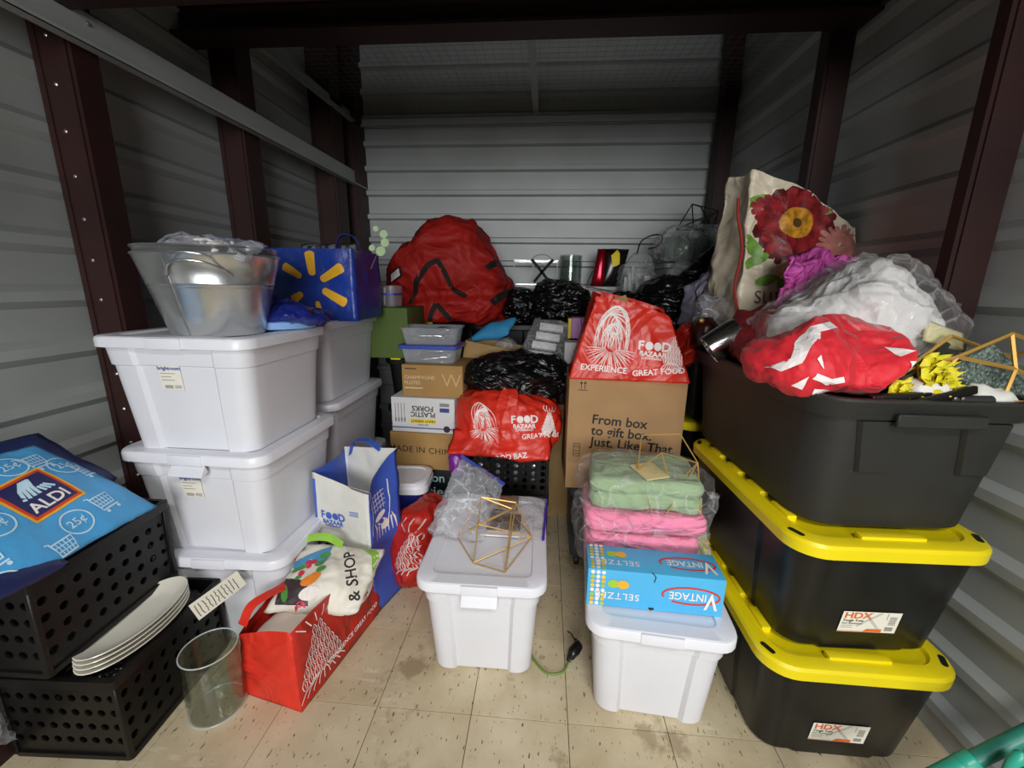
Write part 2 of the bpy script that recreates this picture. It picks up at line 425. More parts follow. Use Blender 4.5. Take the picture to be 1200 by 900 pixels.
# roof deck with ribs running across
bm = BM(); prof = [(d, y) for d, y in corrugated(3, YF, YB, pitch=0.2, flat=0.13, rib=0.04)]
loft(bm, [[(XL, y, ZC-d) for d, y in prof], [(XR, y, ZC-d) for d, y in prof]], False, False, closed=False)
struct('ceiling', bm, M_GALVD)
# front wall with the wide doorway the picture is taken from
bm = BM(); box(bm, XL, XR, YF-0.06, YF, 2.2, ZC); box(bm, XL, -1.42, YF-0.06, YF, 0, 2.2); box(bm, 1.10, XR, YF-0.06, YF, 0, 2.2)
struct('wall_front', bm, M_GALVD)
# steel columns: web facing the door plus two flanges
ntrim = [0]
def trim(bm, m, smooth=None, bolts=None):
    ntrim[0] += 1; o = struct('trim_%d' % ntrim[0], bm, m, smooth)
    if bolts:
        for p in bolts:
            b = BM(); lathe(b, [(0.006, 0), (0.006, 0.003), (0.003, 0.005)], 8, cap1=True)
            bmesh.ops.transform(b, matrix=Matrix.Translation(p[0]) @ Vector(p[1]).to_track_quat('Z', 'Y').to_matrix().to_4x4(), verts=list(b.verts))
            finish('screw', b, mat('zinc_screw', '#b9b6ae', rough=0.35, metal=0.9), o)
    return o
def column(x0, x1, y0, y1, z1=ZC, inside=1, bolts=False):
    bm = BM(); t = 0.012
    box(bm, x0, x1, y0, y0+t, 0, z1)                 # web seen from the door
    if inside > 0:
        box(bm, x1-t, x1, y0+t, y1, 0, z1); box(bm, x1-0.028, x1-t, y0-0.006, y0, 0, z1)
        box(bm, x0, x0+0.02, y0-0.004, y0, 0, z1)
    else:
        box(bm, x0, x0+t, y0+t, y1, 0, z1); box(bm, x0+t, x0+0.024, y0-0.006, y0, 0, z1)
    bl = None
    if bolts: bl = [((x0+0.055, y0, 0.35+0.13*k), (0, -1, 0)) for k in range(14)]
    return trim(bm, M_MAROON, bolts=bl)
column(XL+0.024, -1.45, 1.338, 1.42, bolts=True)
column(XL+0.024, -1.45, 2.08, 2.19)
column(XL+0.024, -1.43, 2.93, 3.08); column(XL+0.024, -1.40, 3.22, YB-0.001)
column(XL+0.024, -1.475, 0.62, 0.80)
column(1.105, XR-0.024, 1.28, 1.315, inside=-1)
column(1.105, XR-0.024, 2.035, 2.10, inside=-1)
column(1.12, XR-0.024, 3.14, 3.26, inside=-1)
# portal beam with its lower flange, and the nearer one above the door
bm = BM(); box(bm, -1.60, 1.23, 1.96, 1.972, 2.34, 2.46); box(bm, -1.60, 1.23, 1.90, 2.03, 2.335, 2.347); box(bm, -1.60, 1.23, 1.90, 2.03, 2.45, 2.462); trim(bm, M_MAROON)
bm = BM(); box(bm, -1.60, 1.23, 1.28, 1.292, 2.11, 2.36); box(bm, -1.60, 1.23, 1.23, 1.335, 2.10, 2.112); trim(bm, M_MAROON)
# galvanised girts (Z-section) on the left side and round the back
def girt(p0, p1, h, out, w=0.05):
    p0 = Vector(p0); p1 = Vector(p1); o = Vector(out)
    sec = [(0, 0), (w, 0), (w, 0.014), (w-0.004, 0.014), (w-0.004, 0.004), (0.0, 0.004)]
    bm = BM()
    def sweep(rect):
        loft(bm, [[p + o*a + Vector((0, 0, b)) for a, b in rect] for p in (p0, p1)], True, True)
    sweep([(0, 0), (0, h), (-0.004, h), (-0.004, 0)])
    sweep([(0, 0), (0.03, 0), (0.03, 0.004), (0, 0.004)]); sweep([(0, h), (-w, h), (-w, h-0.004), (0, h-0.004)])
    sweep([(0.03, 0), (0.03, 0.014), (0.027, 0.014), (0.027, 0.004)])
    bmesh.ops.recalc_face_normals(bm, faces=list(bm.faces)); return bm
trim(girt((-1.425, YF, 2.0), (-1.425, YB-0.02, 2.03), 0.11, (1, 0, 0)), M_GALV, bolts=[((-1.424, 1.38, 2.09), (1, 0, 0)), ((-1.424, 1.36, 2.02), (1, 0, 0))])
trim(girt((-1.43, 2.05, 2.43), (-1.43, YB-0.02, 2.46), 0.07, (1, 0, 0)), M_GALV)
trim(girt((-1.42, YB-0.04, 2.455), (1.21, YB-0.04, 2.465), 0.065, (0, -1, 0), w=0.02), mat('bright_galvanised', '#b4b6b4', rough=0.45, metal=0.2, var=0.05))
bm = BM(); box(bm, -0.13, -0.09, 2.05, YB-0.03, 2.535, 2.54); box(bm, -0.13, -0.126, 2.05, YB-0.03, 2.54, 2.565); trim(bm, MATS['bright_galvanised'])
# security wire mesh stretched over the store
bm = BM()
for k in range(53):
    x = -1.42 + k*0.05; box(bm, x-0.0006, x+0.0006, 2.05, YB-0.03, 2.548, 2.5492)
for k in range(26):
    y = 2.08 + k*0.05; box(bm, -1.43, 1.21, y-0.0006, y+0.0006, 2.546, 2.5472)
o = finish('wire_mesh', bm, mat('mesh_wire', '#8c8f8c', rough=0.4, metal=0.8)); o['kind'] = 'stuff'
tag(o, 'fine square wire mesh stretched overhead across the rear of the store', 'wire mesh')
# orange strap and pale cable hanging by the beam
bm = BM(); pts = bez([(-1.03, 1.62, 2.62), (-1.02, 1.60, 2.42), (-0.99, 1.62, 2.345), (-0.965, 1.66, 2.315)], 12)
for a in pts: pass
loft(bm, [[p+Vector((-0.02, 0, 0)), p+Vector((0.02, 0.004, 0)), p+Vector((0.02, 0.008, 0)), p+Vector((-0.02, 0.004, 0))] for p in pts], True, True)
o = tag(finish('orange_strap', bm, mat('orange_strap', '#b4451f', rough=0.6)), 'short orange strap hanging from the dark ceiling at upper left', 'strap')
bm = BM(); tube(bm, bez([(-0.78, 1.7, 2.62), (-0.77, 1.62, 2.44), (-0.73, 1.6, 2.375), (-0.70, 1.66, 2.36), (-0.69, 1.75, 2.62)], 20), 0.006)
tag(finish('hanging_cable', bm, mat('pale_cable', '#a9a79f', rough=0.5), None, 60), 'pale cable looped down from the dark ceiling above the beam', 'cable')
# ================================================================ storage totes
def notched(w, d, r, notch, frac, n=5, sides=False):
    """rounded rectangle whose sides step inwards over the middle frac"""
    pts = []
    base = rrect(w, d, r, n)
    k = n+1
    dirs = [((1, 0), 'y', d), ((0, 1), 'x', w), ((-1, 0), 'y', d), ((0, -1), 'x', w)]
    # corner order from rrect: (+x,-y) (+x,+y) (-x,+y) (-x,-y)
    mids = [((w/2, 0), (0, 1), (-1, 0), d), ((0, d/2), (-1, 0), (0, -1), w), ((-w/2, 0), (0, -1), (1, 0), d), ((0, -d/2), (1, 0), (0, 1), w)]
    for c in range(4):
        pts += base[c*k:(c+1)*k]
        (mx, my), (tx, ty), (ix, iy), L = mids[c]
        h = frac*L/2; e = 0.012
        on = 1 if (c % 2 or sides) else 0
        for s, o in ((-h-e, 0), (-h, on), (h, on), (h+e, 0)):
            pts.append((mx+tx*s+ix*notch*o, my+ty*s+iy*notch*o))
    return pts
def tote_body(W, D, H, taper=0.88, r=0.05, notch=0.010, frac=0.52, ledge=0.76):
    bm = BM(); rings = []
    for z, g, ex, nt in ((0.0, 0, -0.006, notch*1.2), (0.006, 0, 0, notch*1.2), (ledge*0.99*H, 1, 0, notch), (ledge*H, 1, 0.005, notch), (0.90*H, 1, 0.006, notch), (0.905*H, 1, 0.012, 0.0), (0.93*H, 1, 0.012, 0.0)):
        k = taper + (1-taper)*(z/H)
        rings.append(ring3(notched((W-0.045)*k+2*ex, (D-0.045)*k+2*ex, r, nt, frac), z))
    loft(bm, rings); return bm
def tote_lid(W, D, H, r=0.06, lip=0.034, panel=0.05):
    bm = BM(); z1 = H
    spec = [(W-0.012, D-0.012, r, z1-lip), (W, D, r, z1-lip), (W, D, r, z1-0.009), (W-0.005, D-0.005, r, z1-0.003), (W-0.014, D-0.014, r, z1),
            (W-2*panel, D-2*panel, r*0.5, z1), (W-2*panel-0.008, D-2*panel-0.008, r*0.45, z1-0.006)]
    loft(bm, [ring3(rrect(a, b, c), z) for a, b, c, z in spec]); return bm
M_STK = mat('paper_sticker', '#e9e6d8', rough=0.6, var=0.03)
M_STKB = mat('sticker_blue_ink', '#4a63a8', rough=0.6); M_STKK = mat('sticker_grey_ink', '#8d8b86', rough=0.6)
def white_tote(label, loc, rz, W, D, H, group=None, handle=True, sticker=False, ledge=0.76):
    t = thing('white_tote', label, 'storage tote', loc, (0, 0, rz), group)
    b = finish('body', tote_body(W, D, H, ledge=ledge), M_WHITE, t, 30)
    l = finish('lid', tote_lid(W, D, H), M_WLID, t, 30)
    # catch plate on the front of the lid
    bm = BM(); w = 0.12; f = -D/2
    box(bm, -w/2, w/2, f-0.004, f+0.014, H-0.036, H-0.002); bevel(bm, 0.003, 2); finish('latch', bm, M_WLID, l, 40)
    if handle:
        bm = BM()
        vs = [(-w/2, f+0.01, H-0.036), (w/2, f+0.01, H-0.036), (w/2, f-0.012, H-0.068), (-w/2, f-0.012, H-0.068), (-w/2, f-0.014, H-0.074), (w/2, f-0.014, H-0.074), (w/2, f+0.02, H-0.066), (-w/2, f+0.02, H-0.066)]
        V = [bm.verts.new(p) for p in vs]
        for q in ((0, 1, 2, 3), (3, 2, 5, 4), (4, 5, 6, 7), (7, 6, 1, 0), (0, 3, 4, 7), (1, 6, 5, 2)): bm.faces.new([V[i] for i in q])
        bmesh.ops.recalc_face_normals(bm, faces=list(bm.faces)); bevel(bm, 0.002, 1)
        finish('handle', bm, M_WHITE, b, 40)
    if sticker:
        zt = H*0.66; yy = -(D-0.045)/2*(0.88+0.12*zt/H)+0.008
        sl = Vector((0, -0.12*(D-0.045)/2/H, 1)).normalized()
        bm = BM(); poly2d(bm, [(-0.038, -0.042), (0.038, -0.042), (0.038, 0.042), (-0.038, 0.042)])
        s = lay('sticker', bm, M_STK, b, (-0.03, yy, zt), (1, 0, 0), sl, off=0.001)
        lay('lettering', move2d(text2d('brightroom', 0.0168, 0.03), 0, 0.030), M_STKB, s.parent, (-0.03, yy, zt), (1, 0, 0), sl, off=0.002)
        bm = BM()
        for q, ww in enumerate((0.05, 0.035, 0.045)):
            poly2d(bm, [(-0.032, 0.012-q*0.011), (-0.032+ww, 0.012-q*0.011), (-0.032+ww, 0.014-q*0.011), (-0.032, 0.014-q*0.011)])
        for q in range(8): poly2d(bm, [(-0.025+q*0.0035, -0.037), (-0.023+q*0.0035, -0.037), (-0.023+q*0.0035, -0.026), (-0.025+q*0.0035, -0.026)])
        for q in range(3): poly2d(bm, [(0.008, -0.036+q*0.004), (0.032, -0.036+q*0.004), (0.032, -0.034+q*0.004), (0.008, -0.034+q*0.004)])
        lay('barcode', bm, M_STKK, s.parent, (-0.03, yy, zt), (1, 0, 0), sl, off=0.002)
    return t
WL, DL, HL = 0.53, 0.51, 0.39
white_tote('white lidded storage tote at the bottom of the front left stack, partly behind the crates', (-1.145, 1.425, 0), 0.03, WL, DL, HL, handle=False)
white_tote('white lidded storage tote with an open handle flap, middle of the front left stack', (-1.155, 1.43, 0.384), -0.02, WL, DL, HL, sticker=True)
white_tote('white lidded storage tote with paper sticker carrying the metal tub, top of its stack', (-1.16, 1.425, 0.768), 0.0, WL, DL, HL, handle=False, sticker=True)
white_tote('white lidded storage tote carrying the blue shopping bag, top of the rear left stack', (-1.215, 2.09, 0.768), 0.0, 0.50, 0.62, HL, handle=False)
white_tote('white lidded storage tote in the middle of the rear left stack', (-1.21, 2.09, 0.384), 0.0, 0.50, 0.62, HL, handle=False)
white_tote('white lidded storage tote at the bottom of the rear left stack', (-1.205, 2.09, 0.0), 0.0, 0.50, 0.62, HL, handle=False)
white_tote('white storage tote on the floor under a brass wire frame and clear zip bags', (-0.185, 1.425, 0), 0.01, 0.435, 0.60, 0.395, handle=True)
white_tote('white storage tote on the floor carrying the blue seltzer carton', (0.385, 1.31, 0), -0.075, 0.43, 0.60, 0.368, handle=False)

# ---- black totes with yellow snap lids
def black_body(W, D, H, taper=0.87, r=0.075):
    bm = BM(); rings = []; n = 96
    def prof(k, ex, rib):
        pts = []
        w = (W-0.03)*k+2*ex; d = (D-0.03)*k+2*ex
        base = notched(w, d, r*k, -rib, 0.5, 7, True)
        return base
    for z, ex, rib in ((0, -0.012, 0.004), (0.012, 0, 0.006), (0.86*H, 0, 0.008), (0.87*H, 0.006, 0), (0.95*H, 0.008, 0)):
        k = taper+(1-taper)*z/H; rings.append(ring3(prof(k, ex, rib), z))
    loft(bm, rings); return bm
def yellow_lid(W, D, H, r=0.085):
    bm = BM(); z1 = H
    spec = [(W-0.02, D-0.02, r-0.01, z1-0.04), (W-0.002, D-0.002, r, z1-0.04), (W, D, r, z1-0.012), (W-0.01, D-0.01, r, z1-0.004), (W-0.02, D-0.02, r, z1-0.002),
            (W-0.085, D-0.085, r*0.7, z1-0.002), (W-0.095, D-0.095, r*0.68, z1-0.012)]
    loft(bm, [ring3(rrect(a, b, c, 7), z) for a, b, c, z in spec]); return bm
M_SLOT_SHADE = mat('slot_shadow_plastic', '#17170f', rough=0.6)  # dark inlay colour that paints the shade inside slots and holes
M_ORANGE = mat('orange_ink', '#e2691f', rough=0.6)
def lid_details(l, W, D, H):
    # raised blocks that locate the tote above; corner slots are dark inlays, their shade painted
    for i, (x, y, sx, sy) in enumerate([(0, -D/2+0.05, 0.16, 0.026), (0, D/2-0.05, 0.16, 0.026)] + [(s*(W/2-0.055), q, 0.026, 0.085) for s in (-1, 1) for q in (-0.21, -0.07, 0.07, 0.21)]):
        bm = BM(); box(bm, x-sx/2, x+sx/2, y-sy/2, y+sy/2, H-0.013, H+0.006); bevel(bm, 0.004, 2); finish('locating_rib', bm, M_YEL, l, 40)
    for sx in (-1, 1):
        for sy in (-1, 1):
            bm = BM(); loft(bm, [ring3(rrect(0.015, 0.042, 0.007, 3), z) for z in (H-0.0015, H-0.0009)])
            o = finish('slot', bm, M_SLOT_SHADE, l); o.location = (sx*(W/2-0.026), sy*(D/2-0.062), 0); o.rotation_euler = (0, 0, sx*sy*0.45)  # flat dark inlay in place of an open slot
    bm = BM(); box(bm, -0.05, 0.05, -D/2-0.002, -D/2+0.03, H-0.03, H-0.012)
def black_tote(label, loc, rz, W=0.505, D=0.76, H=0.36, group=None, sticker=False, name='black_tote', dark=False):
    t = thing(name, label, 'storage tote', loc, (0, 0, rz), group)
    b = finish('body', black_body(W, D, H), M_BLACK, t, 30)
    l = finish('lid', yellow_lid(W, D, H), M_BLACK if dark else M_YEL, t, 30)  # dark: black colour stands for a yellow lid lying in shade
    if dark:
        for x in (-0.3*W, 0.05*W):
            bm = BM(); box(bm, x-0.03, x+0.03, -D/2-0.004, -D/2+0.02, H-0.012, H+0.002); bevel(bm, 0.002, 1); finish('clip', bm, M_YEL, l)  # yellow slivers painted as the bits of lid still catching light
    else: lid_details(l, W, D, H)
    if sticker:
        zt = H*0.31; k = 0.87+0.13*zt/H; yy = -(D-0.03)/2*k-0.0085; sl = Vector((0, -0.13*(D-0.03)/2/H, 1)).normalized(); X = -0.01
        bm = BM(); poly2d(bm, [(-0.075, -0.036), (0.075, -0.036), (0.075, 0.036), (-0.075, 0.036)])
        lay('sticker', bm, M_STK, b, (X, yy, zt), (1, 0, 0), sl, off=0.001)
        bm = text2d('HDX', 0.028, 0.02, 'LEFT', sx=1.15); lay('lettering', move2d(bm, -0.070, 0.022), M_ORANGE, b, (X, yy, zt), (1, 0, 0), sl, off=0.002)
        bm = join2d(move2d(text2d('Tough Tote', 0.011, 0.012, 'LEFT'), -0.070, 0.005), move2d(text2d('Fort Resistente', 0.0085, 0.005, 'LEFT'), -0.070, -0.005))
        lay('lettering', bm, M_PRINTK, b, (X, yy, zt), (1, 0, 0), sl, off=0.002)
        bm = BM()
        for q in range(2): poly2d(bm, [(-0.07, -0.014-q*0.007), (-0.04, -0.014-q*0.007), (-0.04, -0.0125-q*0.007), (-0.07, -0.0125-q*0.007)])
        for q in range(7): poly2d(bm, [(0.045+q*0.003, -0.028), (0.0466+q*0.003, -0.028), (0.0466+q*0.003, -0.014), (0.045+q*0.003, -0.014)])
        for q in range(5): poly2d(bm, [(0.048, -0.006+q*0.006), (0.066, -0.006+q*0.006), (0.066, -0.003+q*0.006), (0.048, -0.003+q*0.006)])
        poly2d(bm, [(0.040, 0.012), (0.041, 0.012), (0.041, 0.034), (0.040, 0.034)])
        lay('barcode', bm, M_STKK, b, (X, yy, zt), (1, 0, 0), sl, off=0.002)
        bm = BM(); stroke2d(bm, [(-0.02, 0.034), (0.03, -0.026)], 0.007); stroke2d(bm, [(0.025, 0.034), (-0.03, -0.015)], 0.006)
        lay('cross_mark', bm, mat('pale_grey_ink', '#c4c3bd', rough=0.6), b, (X, yy, zt), (1, 0, 0), sl, off=0.0016)
        bm = BM(); poly2d(bm, [(-0.01, -0.034), (0.038, -0.034), (0.038, -0.023), (0.0, -0.023)]); poly2d(bm, [(-0.075, -0.0335), (-0.01, -0.0335), (-0.01, -0.032), (-0.075, -0.032)])
        lay('orange_bar', bm, M_ORANGE, b, (X, yy, zt), (1, 0, 0), sl, off=0.002)
    return t
black_tote('black tote with yellow lid and white sticker, on the floor under its twin', (0.872, 1.325, 0), 0.0, sticker=True)
black_tote('black tote with yellow lid and white product sticker, carrying the big open black tote', (0.885, 1.345, 0.355), 0.035, sticker=True)
# the open, heaped black tote
t = thing('open_tote', 'big open black tote heaped with cloth, flowers and bags', 'storage tote', (0.905, 1.415, 0.715), (0, 0, 0.03))
W, D, H = 0.53, 0.86, 0.365
bm = BM(); R = []
for z, k, ex, rib in ((0, .88, -.012, 0), (.012, .883, 0, .0), (.85*H, .97, 0, 0), (.86*H, .97, .010, 0), (H-.006, 1, .012, 0), (H, 1, .009, 0), (H, 1, -.006, 0), (.84*H, .97, -.010, 0), (.02, .88, -.012, 0)):
    R.append(ring3(notched((W-.03)*k+2*ex, (D-.03)*k+2*ex, .085, rib, .5, 7), z))
loft(bm, R); body = finish('body', bm, mat('matt_black_tote_plastic', '#242421', rough=0.55, var=0.12, bump=0.15, bscale=260), t, 30)
for x in (-0.11, 0.13):   # moulded grip pads on the front wall
    bm = BM(); w0, w1 = 0.055, 0.045
    y_ = lambda z: -(D-.03)/2*(.88+.09*z/(.85*H))
    rr = []
    for z, w in ((.19, w1), (.30, w0)):
        pass
    V = [bm.verts.new(p) for p in [(x-w1+.02, y_(.17)-.001, .17), (x+w1, y_(.17)-.001, .17), (x+w0, y_(.31)-.001, .31), (x-w0, y_(.31)-.001, .31), (x-w1+.024, y_(.175)-.011, .175), (x+w1-.006, y_(.175)-.011, .175), (x+w0-.006, y_(.31)-.011, .31), (x-w0+.006, y_(.31)-.011, .31)]]
    for q in ((4, 5, 6, 7), (0, 1, 5, 4), (1, 2, 6, 5), (2, 3, 7, 6), (3, 0, 4, 7)): bm.faces.new([V[i] for i in q])
    bmesh.ops.recalc_face_normals(bm, faces=list(bm.faces)); finish('grip_pad', bm, MATS['matt_black_tote_plastic'], body)
bm = BM(); box(bm, -0.10, 0.10, -D/2-.006, -D/2+.004, H-.062, H-.03); bevel(bm, .003, 1); finish('rim_tab', bm, MATS['matt_black_tote_plastic'], body, 40)

# stacks behind: right rear, and along the back wall
G = 'black totes of the right rear stack'
black_tote('black tote with yellow lid at the bottom of the right rear stack', (0.90, 2.27, 0), 0, group=G)
black_tote('black tote with yellow lid glimpsed between cardboard box and open black tote', (0.88, 2.27, 0.36), 0, group=G)
black_tote('black tote under the flowered bag, top of the right rear stack', (0.88, 2.28, 0.72), 0, group=G)
for k in range(3):
    black_tote(['black tote with yellow clips at the bottom of the stack beside the rear white totes', 'black tote with yellow clips, second of the stack under the green box', 'black tote with yellow clips directly under the green box'][k], (-0.74, 2.57, 0.30*k), 0, W=0.44, D=0.42, H=0.305, group='black totes under the green box', dark=True)
GB = 'black totes stacked along the back wall'
first = None
for ci, cx in enumerate((-0.82, -0.27, 0.28, 0.83)):
    for k in range(3):
        LB = 'black lidded tote, %s of the %s stack from the left along the back wall' % (('bottom', 'middle', 'top')[k], ('first', 'second', 'third', 'fourth')[ci])
        if first is None: first = black_tote(LB, (cx, 3.065, 0), 0, W=0.53, D=0.52, H=0.36, group=GB, dark=True)
        else: dup(first, (cx, 3.065, 0.36*k), label=LB)
# ================================================================ soft-goods helpers
def pillow(bm, c00, c10, c11, c01, thick=0.03, nu=24, nv=24, back=1.0, e=2.5, seed=1, wav=0.0, wf=9, mi=0):
    """soft flat bag between four corner points; bulges to +normal by thick, to -normal by thick*back"""
    c = [Vector(p) for p in (c00, c10, c11, c01)]; nn = (c[1]-c[0]).cross(c[3]-c[0]).normalized()
    top, bot = {}, {}
    for i in range(nu+1):
        for j in range(nv+1):
            u, v = i/nu, j/nv; p = c[0]*(1-u)*(1-v)+c[1]*u*(1-v)+c[2]*u*v+c[3]*(1-u)*v
            a = (1-abs(2*u-1)**e)*(1-abs(2*v-1)**e); a = max(a, 0)**0.6
            if wav:
                q = p*wf + hashseed(seed); p = p + nn*noise.noise(q)*wav + Vector((noise.noise(q+Vector((3, 1, 7))), noise.noise(q+Vector((8, 2, 1))), noise.noise(q+Vector((4, 4, 2)))))*wav*0.4
            top[i, j] = bm.verts.new(p + nn*thick*a)
            bot[i, j] = top[i, j] if i in (0, nu) or j in (0, nv) else bm.verts.new(p - nn*thick*back*a)
    for i in range(nu):
        for j in range(nv):
            bm.faces.new((top[i, j], top[i+1, j], top[i+1, j+1], top[i, j+1])).material_index = mi
            bm.faces.new((bot[i, j], bot[i, j+1], bot[i+1, j+1], bot[i+1, j])).material_index = mi
    return nn
def shopper(W, D, H, seed=1, amp=0.012, topw=1.0, topd=0.6, gusset=0.5, n=14, m=22, f=7, sag=None):
    """upright gusseted carrier bag, open at the top; panel faces: 0 front/back, 1 sides"""
    bm = BM(); rings = []; idx = []
    ns = max(4, int(n*D/W))
    for j in range(m+1):
        v = j/m; w = W*(1+(topw-1)*v); d = D*(1+(topd-1)*v); r = []
        g = gusset*max(0, v-0.15)*d*0.5
        for k in range(n): r.append((-w/2+w*k/n, -d/2))
        for k in range(ns): s = k/ns; r.append((w/2-g*sin(pi*s), -d/2+d*s))
        for k in range(n): r.append((w/2-w*k/n, d/2))
        for k in range(ns): s = k/ns; r.append((-w/2+g*sin(pi*s), d/2-d*s))
        z = H*v
        rings.append([(x, y, z*(1+(sag(x/W*2, y/D*2) if sag else 0)*v)) for x, y in r])
    V = loft(bm, rings, True, False)
    N = 2*n+2*ns
    for f_ in bm.faces:
        if len(f_.verts) == 4:
            c = f_.calc_center_median(); k = None
    vi = {v: i % N for i, v in enumerate([x for r in V for x in r])}
    for f_ in bm.faces:
        if len(f_.verts) == 4:
            ks = sorted(vi[v] for v in f_.verts); a = ks[0] if ks[-1]-ks[0] < N-2 else N-1
            f_.material_index = 1 if (n <= a < n+ns or a >= 2*n+ns) else 0
    zmin = lambda co: min(1, 0.25+co.z/H*2)
    rumple(bm, amp, f, seed, sharp=0.6, fine=0.35, mask=zmin)
    return bm
def morel(w=0.16, h=0.22, sw=0.0035, lines=15):
    """etched vegetable drawing: nested wavy arches over a fan of strokes"""
    bm = BM()
    for k in range(lines):
        a = (k+0.6)/lines; pts = []
        for i in range(19):
            t = i/18; th = pi*t
            x = -cos(th)*w/2*a*(0.85+0.15*sin(3*th+k)) + 0.012*sin(5*t+k*0.7)*w/0.16
            y = -h*0.12 + sin(th)**0.8*h*0.62*(0.35+0.65*a) + 0.006*sin(7*t+k)
            pts.append((x, y))
        stroke2d(bm, pts, sw*(1.0 if k % 2 else 1.5), taper=True)
    for k in range(22):
        a = pi + pi*(k+0.5)/22; r = h*0.36
        stroke2d(bm, [(cos(a)*r*0.2, -h*0.12+sin(a)*r*0.15), (cos(a)*r*0.65+0.004*sin(k*2.0), -h*0.12+sin(a)*r*0.6), (cos(a)*r, -h*0.12+sin(a)*r)], sw*0.9, taper=True)
    return bm
def artichoke(w=0.16, h=0.2, sw=0.003):
    bm = BM()
    for row in range(6):
        for k in range(row+2):
            cx = (k-(row+1)/2)*w/6.2; cy = h*0.38-row*h*0.15; l = h*0.11
            stroke2d(bm, [(cx, cy+l), (cx-w*0.06, cy+l*0.2), (cx-w*0.045, cy-l*0.5), (cx, cy-l*0.9)], sw, taper=True)
            stroke2d(bm, [(cx, cy+l), (cx+w*0.06, cy+l*0.2), (cx+w*0.045, cy-l*0.5), (cx, cy-l*0.9)], sw, taper=True)
            stroke2d(bm, [(cx, cy+l*0.6), (cx+0.002, cy-l*0.5)], sw*0.5)
    for k in range(9):
        x = (k-4)*w*0.12; stroke2d(bm, [(x*0.4, -h*0.4), (x, -h*0.5), (x*1.3, -h*0.62)], sw)
    for k in range(5):
        x = (k-2)*w*0.2; stroke2d(bm, [(x*0.7, h*0.5), (x*1.2, h*0.65), (x*1.1, h*0.8)], sw)
    return bm
def food_logo(w=0.14, slim=False):
    """FOOD with two filled ovals for the letters O, BAZAAR and SUPERMARKET beneath"""
    h = w*0.30; B = []
    B.append(move2d(text2d('F', h*1.35, 0.03), -w*0.40, h*0.42)); B.append(move2d(text2d('D', h*1.35, 0.03), w*0.40, h*0.42))
    d = BM(); disc2d(d, -w*0.14, h*0.46, w*0.125, h*0.46, 18); disc2d(d, w*0.13, h*0.46, w*0.125, h*0.46, 18); B.append(d)
    B.append(move2d(text2d('BAZAAR', h*0.75, 0.035), 0, -h*0.42)); B.append(move2d(text2d('SUPERMARKET', h*0.36, 0.02), 0, -h*0.88))
    return join2d(*B)
def tail(bm, p, q, r0, r1, n=14, m=8, seed=1):
    """gathered neck of a tied bag"""
    p = Vector(p); q = Vector(q); pts = [p.lerp(q, k/m) for k in range(m+1)]
    tube(bm, pts, [r0+(r1-r0)*(k/m)**0.6 for k in range(m+1)], n)

# ================================================================ crates, plates and bag at the front left
def crate_panel(w, h, nx, ny, rad, off=0.5, z0=0.03, z1=0.03, t=0.005):
    """solid plastic panel pierced by rows of round holes, in the xz plane, thickness along y"""
    bm = BM(); cw = w/nx; ch = (h-z0-z1)/ny; N = 12
    grid = {}
    def gv(x, z):
        k = (round(x, 5), round(z, 5))
        if k not in grid: grid[k] = bm.verts.new((x, 0, z))
        return grid[k]
    for j in range(ny):
        for i in range(nx):
            x0 = -w/2+i*cw; zz = z0+j*ch; cx, cz = x0+cw/2, zz+ch/2
            outer = []
            for k in range(N):
                a = 2*pi*k/N+pi/4; dx, dz = cos(a), sin(a); s = 1/max(abs(dx), abs(dz))
                outer.append(gv(cx+dx*s*cw/2, cz+dz*s*ch/2))
            inner = [bm.verts.new((cx+rad*cos(2*pi*k/N+pi/4), 0, cz+rad*sin(2*pi*k/N+pi/4))) for k in range(N)]
            for k in range(N):
                bm.faces.new((outer[k], outer[(k+1) % N], inner[(k+1) % N], inner[k]))
    for za, zb in ((0, z0), (h-z1, h)):
        V = [bm.verts.new(p) for p in ((-w/2, 0, za), (w/2, 0, za), (w/2, 0, zb), (-w/2, 0, zb))]; bm.faces.new(V)
    bmesh.ops.recalc_face_normals(bm, faces=list(bm.faces))
    bmesh.ops.solidify(bm, geom=list(bm.faces), thickness=t)
    return bm
def crate(label, loc, rot, W, D, H, group, nx=9, nxd=9, ny=4, rad=0.0115, m=None):
    m = m or M_BLACK2
    t = thing('plastic_crate', label, 'crate', loc, rot, group)
    for nm, w, n_, off, rz in (('front_panel', W, nx, (0, -D/2), 0), ('rear_panel', W, nx, (0, D/2), pi), ('side_panel', D, nxd, (W/2, 0), pi/2), ('side_panel', D, nxd, (-W/2, 0), -pi/2)):
        bm = crate_panel(w, H-0.03, n_, ny, rad); o = finish(nm, bm, m, t); o.location = (off[0], off[1], 0.012); o.rotation_euler = (0, 0, rz)
    bm = BM(); R = [ring3(rrect(W+a, D+a, 0.012, 3), z) for a, z in ((0.006, H-0.035), (0.024, H-0.03), (0.026, H-0.002), (0.018, H), (-0.004, H), (-0.008, H-0.03))]
    loft(bm, R, False, False); finish('rim', bm, m, t, 40)
    bm = BM(); R = [ring3(rrect(W+a, D+a, 0.012, 3), z) for a, z in ((0.004, 0.0), (0.012, 0.004), (0.012, 0.018), (0.002, 0.02))]
    loft(bm, R, True, True); finish('base', bm, m, t, 40)
    for sx in (-1, 1):
        for sy in (-1, 1):
            bm = BM(); box(bm, sx*W/2-0.008, sx*W/2+0.008, sy*D/2-0.008, sy*D/2+0.008, 0.01, H-0.01); bevel(bm, 0.003, 1); finish('corner_post', bm, m, t, 40)
    return t
GC = 'black crates at the front left'
